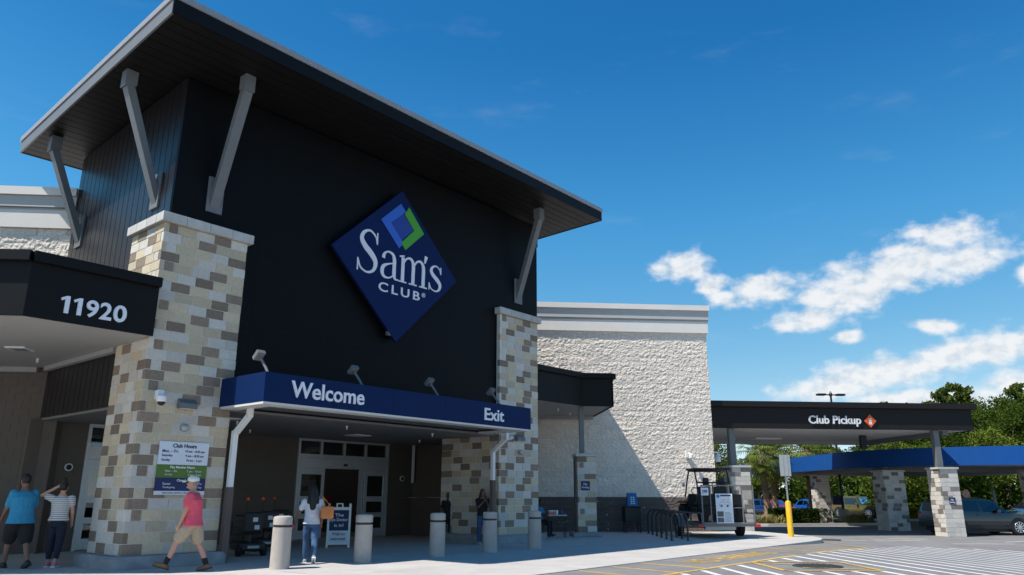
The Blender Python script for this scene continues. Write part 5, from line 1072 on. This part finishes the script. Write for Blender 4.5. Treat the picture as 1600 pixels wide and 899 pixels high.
for x_ in (9.3,10.6):
    for y_ in (27.75,30.05): wheel(ut,x_,y_,zb+.33,.33,.25,'x','plasticblack',4)
    obj('mudguard', MB().bevbox(x_-.15,x_+.15,29.65,30.4,zb+.68,zb+.75,.03), 'plasticblack', ut)

# ================================================================== CARS
def car(name, label, cat, x, y, rotz, L, Wd, Hh, paint, kind='suv', group=None, gz=GZ):
    """local: +x front. lofted body from side stations"""
    o = thing(name, label, cat, (0,0,0), 'W', group, rotz=rotz); o.location = (x,y,gz)
    h = Hh
    if kind == 'suv': st = [(-.50,.30,.50,.52),(-.485,.22,.60,.63),(-.46,.20,.61,.86),(-.40,.19,.61,.975),(-.20,.19,.60,1.0),(.02,.19,.59,.985),(.10,.19,.585,.93),(.245,.19,.585,.615),(.30,.19,.575,.58),(.42,.19,.53,.535),(.475,.21,.47,.475),(.50,.26,.40,.405)]
    elif kind == 'jeep': st = [(-.50,.27,.58,.60),(-.49,.25,.60,.96),(-.40,.25,.60,.985),(.02,.25,.60,.99),(.07,.25,.60,.94),(.13,.25,.60,.62),(.20,.27,.59,.595),(.44,.28,.56,.565),(.47,.28,.54,.545),(.50,.30,.40,.405)]
    else: st = [(-.50,.26,.55,.56),(-.485,.18,.63,.66),(-.40,.16,.64,.70),(-.27,.16,.635,.96),(-.1,.16,.62,1.0),(.03,.16,.61,.96),(.20,.16,.60,.64),(.28,.16,.59,.60),(.43,.16,.53,.54),(.49,.2,.44,.445),(.50,.28,.38,.385)]
    w = Wd/2; rings = []
    for i,(xx,zb_,zm,zt) in enumerate(st):
        tap = 1-.10*max(0,(abs(xx)-.40)/.10); wl2 = w*tap; wt = wl2*(.78 if zt-zm > .12 else .93) if kind != 'jeep' else wl2*.9
        X = xx*L; z0,z1,z2 = zb_*h, zm*h, zt*h
        rings.append([(X,-wl2*.90,z0),(X,-wl2,z0+.10*h),(X,-wl2*1.005,(z0+z1)/2),(X,-wl2*.975,z1),(X,-wt,z2-.02*h),(X,-wt*.82,z2),(X,wt*.82,z2),(X,wt,z2-.02*h),(X,wl2*.975,z1),(X,wl2*1.005,(z0+z1)/2),(X,wl2,z0+.10*h),(X,wl2*.90,z0)])
    b = MB(); n = 12
    for r_ in rings: b.v += r_
    for i in range(len(rings)-1):
        for k_ in range(n): k2=(k_+1)%n; b.f.append((i*n+k_,(i+1)*n+k_,(i+1)*n+k2,i*n+k2))
    b.f.append(tuple(range(n))); b.f.append(tuple((len(rings)-1)*n+k_ for k_ in range(n-1,-1,-1)))
    obj('body', b, paint, o, smooth=True); obj('underbody', MB().box(-.44*L,.44*L,-w*.82,w*.82,.10*h,.30*h), 'plasticblack', o)
    gi = [i for i,s_ in enumerate(st) if s_[3]-s_[2] > .12]; 
    # side windows between belt and roof, split by pillars
    def side_pt(xx, v, sg_):
        for i in range(len(st)-1):
            if st[i][0] <= xx <= st[i+1][0]: k_ = (xx-st[i][0])/(st[i+1][0]-st[i][0]); A,Bq = rings[i],rings[i+1]; break
        lo = Vector(A[3]).lerp(Vector(Bq[3]),k_); hi = Vector(A[4]).lerp(Vector(Bq[4]),k_); p = lo.lerp(hi,v); p.y *= 1.012; p.y *= 1 if sg_ < 0 else -1; return p
    if kind == 'suv': wins = [(-.43,-.27,-.40,-.28),(-.255,-.07,-.255,-.075),(-.05,.19,-.055,.09)]
    elif kind == 'jeep': wins = [(-.46,-.22,-.46,-.22),(-.19,.10,-.19,.06)]
    else: wins = [(-.33,-.10,-.26,-.10),(-.08,.16,-.08,.04)]
    for sg_ in (-1,1):
        for x0_,x1_,x2_,x3_ in wins:
            q = [side_pt(x0_,.10,sg_),side_pt(x1_,.10,sg_),side_pt(x3_,.86,sg_),side_pt(x2_,.86,sg_)]; dn = Vector((0,.012*(-sg_),0))
            obj('window', MB().hexa([q[0],q[1],q[1]+dn,q[0]+dn],[q[3],q[2],q[2]+dn,q[3]+dn]), 'carglass', o)
    # windscreen and rear window
    for (i0,i1,fr) in (((6,7,1) if kind != 'sedan' else (5,6,1)),((2,1,-1) if kind != 'sedan' else (3,2,-1))) if kind != 'jeep' else ((4,5,1),(2,1,-1)):
        A,Bq = rings[i0],rings[i1]; p = [Vector(A[5]),Vector(A[6]),Vector(Bq[6]),Vector(Bq[5])]; c_ = sum(p,Vector())/4; p = [c_+(v_-c_)*.9+Vector((.02*fr,0,.018)) for v_ in p]
        obj('windscreen' if fr > 0 else 'rear_window', MB().hexa(p,[v_+Vector((.008*fr,0,.01)) for v_ in p]), 'carglass', o)
    rw = (.36 if kind != 'jeep' else .40)*(h/1.65); wx = L*.315
    for sx in (-1,1):
        for sy in (-1,1):
            wheel(o,sx*wx,sy*(w-.10),rw,rw,.22,'y','chrome',5)
            ar = MB(); pr_ = [(sx*wx+math.cos(R(a_))*rw*1.17, rw+math.sin(R(a_))*rw*1.17) for a_ in range(-15,196,15)]
            ar.add([(p_[0],sy*(w*1.012),p_[1]) for p_ in pr_]+[(p_[0],sy*(w*.80),p_[1]) for p_ in pr_], [tuple(range(len(pr_))), tuple(range(2*len(pr_)-1,len(pr_)-1,-1))]); obj('wheel_arch', ar, 'plasticblack', o)
    for sy in (-1,1):
        obj('headlight', MB().bevbox(.455*L,.492*L,sy*w*.62-.12,sy*w*.62+.12,.40*h,.48*h,.015), 'lamp', o); obj('tail_light', MB().bevbox(-.498*L,-.47*L,sy*w*.80-.09,sy*w*.80+.09,.52*h,.62*h,.015), 'red', o)
        obj('mirror', MB().bevbox(.10*L-.08,.10*L+.08,sy*(w+.10)-.09,sy*(w+.10)+.09,.60*h,.69*h,.03), paint, o)
        obj('door_handle', MB().bevbox(-.10*L-.09,-.10*L+.09,sy*(w*1.006)-.02,sy*(w*1.006)+.02,.53*h,.555*h,.008), paint, o); obj('sill', MB().bevbox(-.24*L,.24*L,sy*w*.97-.03,sy*w*.97+.03,.17*h,.27*h,.02), 'plasticblack', o)
    obj('bumper', MB().bevbox(.46*L,.505*L,-w*.86,w*.86,.20*h,.33*h,.04), 'plasticblack', o); obj('bumper', MB().bevbox(-.51*L,-.47*L,-w*.88,w*.88,.22*h,.36*h,.04), 'plasticblack', o)
    if kind == 'jeep': obj('grille', MB().bevbox(.497*L,.507*L,-w*.40,w*.40,.38*h,.54*h,.01), 'plasticblack', o); obj('spare_wheel', MB().tube([(-.53*L,0,.55*h),(-.50*L,0,.55*h)],.36,20), 'rubber', o)
    return o
car('parked_car', 'slate grey crossover waiting under the pickup canopy', 'car', 24.9, 35.05, 0, 4.6, 1.84, 1.68, 'suv')
car('parked_car', 'olive yellow off-roader parked beyond the light pole', 'car', 33.2, 60.3, R(-62), 4.0, 1.8, 1.78, 'jeep', 'jeep')
car('parked_car', 'white car at the right edge of the picture', 'car', 38.6, 48.5, R(185), 4.5, 1.8, 1.5, 'carwhite', 'sedan')
car('parked_car', 'blue car parked behind the leftmost palm trunk', 'car', 27.8, 67, R(0), 4.4, 1.8, 1.5, 'carblue', 'sedan', 'cars parked beyond the planting bed')
car('parked_car', 'red car parked between the palm trunks', 'car', 29.9, 69, R(-80), 4.3, 1.8, 1.45, 'carred', 'sedan', 'cars parked beyond the planting bed')
car('parked_car', 'bright blue car parked behind the second palm trunk', 'car', 33.1, 68, R(-84), 4.3, 1.8, 1.5, 'blue', 'sedan', 'cars parked beyond the planting bed')

# ================================================================== PLANTING AND FAR THINGS
bed = obj('planting_bed', MB().prism([(15.5,46.2),(19,45.2),(26.5,46.6),(29.5,51),(30,56.5),(12,57)], GZ-.05, GZ+.10), 'mulch'); tag(bed, kind='structure')
kb = obj('kerb', MB().bar((15.5,46.1,GZ+.07),(19,45.1,GZ+.07),.2,.16).bar((19,45.1,GZ+.07),(26.5,46.5,GZ+.07),.2,.16).bar((26.5,46.5,GZ+.07),(29.6,51,GZ+.07),.2,.16), 'kerb'); tag(kb, kind='structure')
kb2 = obj('kerb', MB().bar((31.5,55.4,GZ+.07),(60,54.0,GZ+.07),.3,.16), 'kerb'); tag(kb2, kind='structure')
lawn = obj('lawn', MB().prism([(31.5,55.6),(60,54.2),(160,60),(160,160),(-40,160),(-40,72),(31,72)], GZ-.05, GZ+.03), 'hedgedark'); tag(lawn, kind='structure')
def leaves(mb, centre, rad, n, size, r, flat_=.75):
    for _ in range(n):
        v = Vector((r.gauss(0,1),r.gauss(0,1),r.gauss(0,1))).normalized()*(r.random()**.35); p = Vector(centre)+Vector((v.x*rad[0],v.y*rad[1],v.z*rad[2]))
        a = Vector((r.gauss(0,1),r.gauss(0,1),r.gauss(0,1))).normalized(); b = a.orthogonal().normalized(); c = (a.cross(b)); t = r.uniform(0,6.28); u = b*math.cos(t)+c*math.sin(t); w_ = a.cross(u); s_ = size*r.uniform(.55,1.3)
        i = len(mb.v); mb.v += [tuple(p-u*s_*.5),tuple(p+w_*s_*.32),tuple(p+u*s_*.5),tuple(p-w_*s_*.32)]; mb.f.append((i,i+1,i+2,i+3))
def tree_meshes(seed, H, kind):
    r = random.Random(seed); tr_ = MB(); cr = MB()
    if kind == 'pine':
        tr_.tube([(0,0,0),(.08,.05,H*.4),(-.05,.1,H*.75),(.0,.0,H*.95)],0,8,True,[H*.018,H*.015,H*.009,H*.003])
        for i in range(26):
            z = H*(.38+.60*(i/25)**.8); a = r.uniform(0,6.28); L_ = H*(.20*(1-(z/H-.38)/.75)+.04)*r.uniform(.6,1.25); e_ = Vector((math.cos(a)*L_,math.sin(a)*L_,z+L_*.25))
            tr_.tube([(0,0,z-L_*.1),tuple(e_)],0,5,True,[H*.004,H*.0015]); 
            for q_ in (.55,.8,1.0): leaves(cr, (e_.x*q_,e_.y*q_,z+L_*.25*q_+.1), (L_*.52,L_*.52,L_*.34), 66, .34, r)
    else:
        tr_.tube([(0,0,0),(.1,.05,H*.2),(.05,.15,H*.45)],0,9,True,[H*.026,H*.02,H*.013])
        for i in range(20):
            a = r.uniform(0,6.28); z = H*r.uniform(.34,.90); L_ = H*.32*math.sqrt(max(.06,1-((z/H-.52)/.46)**2))*r.uniform(.35,1.05); e_ = Vector((math.cos(a)*L_,math.sin(a)*L_,z))
            tr_.tube([(.05,.1,H*.30+.2*z),tuple(e_*.6+Vector((0,0,H*.12))),tuple(e_)],0,5,True,[H*.008,H*.005,H*.002]); R_ = H*r.uniform(.08,.14)
            leaves(cr, e_, (R_*1.35,R_*1.35,R_*1.0), 420, .30, r)
    return tr_, cr
TP = []
for k_,(sd_,H_,kd,lm,bm_) in enumerate(((1,12,'oak','leaf','bark'),(2,10,'oak','leaflight','palebark'),(3,13,'pine','pineleaf','bark'),(4,12,'oak','leaf','bark'),(5,13,'pine','pineleaf','bark'))):
    a_, b_ = tree_meshes(sd_,H_,kd); ta, tb_ = a_.mesh('trunk'), b_.mesh('crown'); ta.materials.append(M[bm_]); tb_.materials.append(M[lm]); TP.append((ta,tb_,H_,kd))
def tree(p, x, y, h, rot, label):
    ta, tb_, H_, kd = TP[p]; o = thing('pine_tree' if kd == 'pine' else 'leafy_tree', label, 'tree', (0,0,0), 'W', 'trees beyond the car park', rotz=rot); o.location = (x,y,GZ); o.scale = (h/H_,)*3
    obj('trunk', ta, None, o); obj('crown', tb_, None, o)
TREES = [  # proto, x, y, height, label
 (4,50.0,84,12.0,'small pine top peeking over the pickup canopy near its sign'),(4,54.6,80,13.2,'pine rising above the right end of the pickup canopy'),(2,58.2,82,13.9,'tallest pine right of the pickup canopy end'),(3,56.5,74,11.2,'leafy tree in front of the tall pines'),
 (4,63.4,80,13.8,'pine with an open crown near the right edge'),(0,61.5,75,11.6,'dense leafy tree near the right edge'),(2,68.5,82,13.8,'pine at the right edge of the picture'),(1,64,69,8.8,'light green tree low at the right edge'),
 (1,37.5,62,6.6,'light barked tree beside the yellow hedge'),(3,41.5,70,8.6,'leafy tree seen between the two right stone piers'),(0,47,69,8.4,'leafy tree behind the dark car'),(1,52,70,8.2,'light green tree behind the white car'),
 (0,37.5,75,7.2,'leafy tree behind the off-roader'),(3,34,78,7.4,'leafy tree behind the light pole'),(1,30.5,74,6.0,'light green tree behind the second palm'),(2,29.5,84,8.2,'dark pine behind the first palm'),(0,26,82,7.4,'leafy tree just right of the store corner'),(4,25,95,9.6,'far pine seen in the gap beside the store'),(3,33,92,8.4,'far tree behind the palms'),
 (3,51.5,78,10.8,'leafy tree directly behind the right end of the pickup fascia'),(0,66.5,77,12.2,'leafy tree in front of the pine at the right edge'),(3,60.0,79,12.6,'leafy tree between the two tall pines'),(0,55.5,84,12.7,'back row leafy tree above the pickup canopy end'),(3,64.0,85,12.9,'back row leafy tree behind the open pine'),(1,44,66,6.6,'light green tree framed between pier and dark car'),
 (1,70,73,9.4,'bushy tree beyond the right edge'),(3,42,86,9.6,'tree hidden mostly by the pickup canopy'),(0,22,88,7.0,'tree behind the store corner')]
rr = random.Random(5)
for p_,x_,y_,h_,lb in TREES: tree(p_,x_,y_,h_,rr.uniform(0,6.28),lb)
# understory: one uncountable mass of shrubs along the wood edge
us = MB(); r_ = random.Random(9)
for i in range(210):
    x_ = r_.uniform(14,82); y_ = r_.uniform(72,86); h_ = r_.uniform(1.5,4.2)+(1.6 if x_ > 38 else 0); leaves(us,(x_,y_,GZ+h_*.5),(1.9,1.3,h_*.58),230,.45,r_)
tag(obj('woodland_undergrowth', us, 'leaf'), 'dark green undergrowth along the edge of the wood', 'undergrowth', kind='stuff')
# palms
def palm(x, y, h, seed, label, bare):
    o = thing('palm_tree', label, 'palm', (0,0,0), 'W', 'fan palms behind the pickup canopy', rotz=0); o.location = (x,y,GZ+.1); r = random.Random(seed)
    obj('trunk', MB().tube([(0,0,0),(.03,.02,h*.3),(-.03,.03,h*.7),(0,0,h)],0,12,True,[.24,.20,.18,.22]), 'palmbark', o, smooth=True)
    bt = MB()
    for i in range(90):
        z = h*(.12+.88*i/90); a = i*2.4; c = Vector((math.cos(a)*.19,math.sin(a)*.19,z)); d = Vector((math.cos(a)*.16,math.sin(a)*.16,.16)); s_ = Vector((-math.sin(a),math.cos(a),0))*.05
        bt.add([c-s_,c+s_,c+d+s_*.5,c+d-s_*.5],[(0,1,2,3)])
    tag(obj('leaf_bases', bt, 'palmbark', o), kind='stuff')
    for i in range(34):
        a = i*2.399; e_ = R(78-150*(i/33)); L_ = r.uniform(.9,1.25); d = Vector((math.cos(a)*math.cos(e_),math.sin(a)*math.cos(e_),math.sin(e_))); hub = Vector((0,0,h))+d*L_
        f_ = MB(); f_.tube([(0,0,h),tuple(hub)],.018,5); side = d.cross(Vector((0,0,1))); side = side.normalized() if side.length > .05 else Vector((1,0,0)); upn = side.cross(d)
        for k_ in range(17):
            t_ = R(-80+10*k_); v_ = d*math.cos(t_)+side*math.sin(t_); l_ = 1.05*r.uniform(.85,1.05); m_ = hub+v_*l_*.55+upn*.05; tip = hub+v_*l_+Vector((0,0,-.28*l_)); w_ = (upn.cross(v_)).normalized()*.035
            f_.add([tuple(hub-w_*.4),tuple(hub+w_*.4),tuple(m_+w_),tuple(m_-w_),tuple(tip)],[(0,1,2,3),(3,2,4)])
        obj('frond', f_, 'palmleaf', o)
palm(21.2,50.2,4.5,1,'fan palm nearest the store corner, rough trunk behind the yellow post',False); palm(24.4,50.4,4.7,2,'second fan palm, in front of the dark clipped hedge',False); palm(23.2,53.5,4.4,3,'third fan palm further back between the other two',False)
# hedges
def hedge(x0,x1,y0,y1,h,m,label,seed,size=.16,n=2600):
    r = random.Random(seed); mb = MB(); o = thing('clipped_hedge', label, 'hedge', ((x0+x1)/2,(y0+y1)/2,GZ))
    for _ in range(n):
        f_ = r.randrange(3); x_ = r.uniform(x0,x1); y_ = r.uniform(y0,y1); z_ = GZ+r.uniform(.05,h)
        if f_ == 0: y_ = y0+abs(r.gauss(0,.06))
        elif f_ == 1: z_ = GZ+h-abs(r.gauss(0,.06))
        else: x_ = r.choice((x0,x1))
        leaves(mb,(x_,y_,z_),(.04,.04,.04),1,size,r)
    obj('foliage', mb, m, o); obj('inner_branches', MB().box(x0+.12,x1-.12,y0+.12,y1-.12,GZ,GZ+h-.12), 'hedgedark', o)
hedge(20.4,22.0,47.0,48.2,.95,'hedgedark','dark clipped hedge just right of the yellow post',1); hedge(22.5,23.9,47.0,48.2,.95,'hedgedark','dark clipped hedge between two stone piers',2); hedge(33.4,40.5,56.2,57.4,.92,'hedgeyellow','long yellow-green hedge left of the dark car',3,.16,5200); hedge(33.4,41,59,60,1.2,'leaf','green hedge behind the yellow hedge',4,.2,3500)
hedge(45,60,57,58.2,.9,'hedgeyellow','yellow-green hedge behind the white car',6,.18,3500)
def grasses(spots, nm, label):
    mb = MB(); r = random.Random(3)
    for x_,y_,n_ in spots:
        for _ in range(n_):
            a = r.uniform(0,6.28); q_ = Vector((x_+r.gauss(0,.28),y_+r.gauss(0,.25),GZ+.1)); L_ = r.uniform(.4,.85); d = Vector((math.cos(a)*.55,math.sin(a)*.55,1)).normalized(); m_ = q_+d*L_*.6; t_ = q_+d*L_+Vector((math.cos(a)*.15,math.sin(a)*.15,-.12)); w_ = Vector((-math.sin(a),math.cos(a),0))*.016
            mb.add([tuple(q_-w_),tuple(q_+w_),tuple(m_+w_),tuple(m_-w_),tuple(t_)],[(0,1,2,3),(3,2,4)])
    tag(obj(nm, mb, 'strawgrass'), label, 'grass', kind='stuff')
grasses([(18.3+.32*i,46.4+.15*(i%3),60) for i in range(7)]+[(25.1+.3*i,47.4+.2*i,55) for i in range(3)]+[(28.6+.3*i,51.9+.3*i,50) for i in range(3)], 'ornamental_grass', 'straw-coloured ornamental grass in the planting bed')
# light pole
lp = thing('light_pole', 'dark car park light pole with twin heads on a round concrete base', 'lamp post', (27.4,52,GZ))
obj('base', MB().lathe(27.4,52,[(.36,GZ),(.36,.55),(.32,.6)],20), 'kerb', lp, smooth=True); obj('pole', MB().cyl(27.4,52,.6,8.5,.10,12,.07), 'blackmetal', lp)
obj('arm', MB().bar((26.7,52,8.52),(28.1,52,8.52),.08,.08), 'blackmetal', lp)
for s_ in (-1,1): obj('lamp_head', MB().bevbox(27.4+s_*.72-.32,27.4+s_*.72+.32,51.8,52.2,8.46,8.60,.05), 'blackmetal', lp)
obj('lamp_hub', MB().lathe(27.4,52,[(.10,8.42),(.12,8.6),(.03,8.78)],10), 'blackmetal', lp); bnr = obj('pole_box', MB().bevbox(26.7,27.28,51.9,52.1,.9,1.5,.02), 'inknavy', lp)
l2 = thing('light_pole', 'thin dark pole in the gap beside the store corner', 'lamp post', (18.2,48.5,GZ)); obj('base', MB().lathe(18.2,48.5,[(.30,GZ),(.30,.3)],16), 'kerb', l2); obj('pole', MB().cyl(18.2,48.5,.3,5.2,.09,10), 'blackmetal', l2); obj('cap', MB().ball((18.2,48.5,5.22),.1), 'blackmetal', l2)
ss = thing('stop_sign', 'small red stop sign above the roof of the dark car', 'sign', (36.2,51.5,GZ)); obj('post', MB().cyl(36.2,51.55,GZ,2.0,.03,8), 'galv', ss)
oc = [(36.2+.30*math.cos(R(22.5+45*k_)),1.66+.30*math.sin(R(22.5+45*k_))) for k_ in range(8)]
obj('plate', MB().add([(x_,51.5,z_) for x_,z_ in oc]+[(x_,51.515,z_) for x_,z_ in oc],[tuple(range(8)),tuple(range(15,7,-1))]+[(k_,8+k_,8+(k_+1)%8,(k_+1)%8) for k_ in range(8)]), 'carred', ss); obj('lettering', fit_text('STOP',36.0,36.4,1.57,1.74,51.498,.003,.02), 'white', ss)
fs = thing('parking_sign', 'small white sign on a post in the planting bed', 'sign', (19.8,55,GZ)); obj('post', MB().cyl(19.8,55,GZ,1.9,.03,8), 'galv', fs); obj('plate', MB().box(19.6,20.0,54.95,54.965,1.3,1.9), 'white', fs)
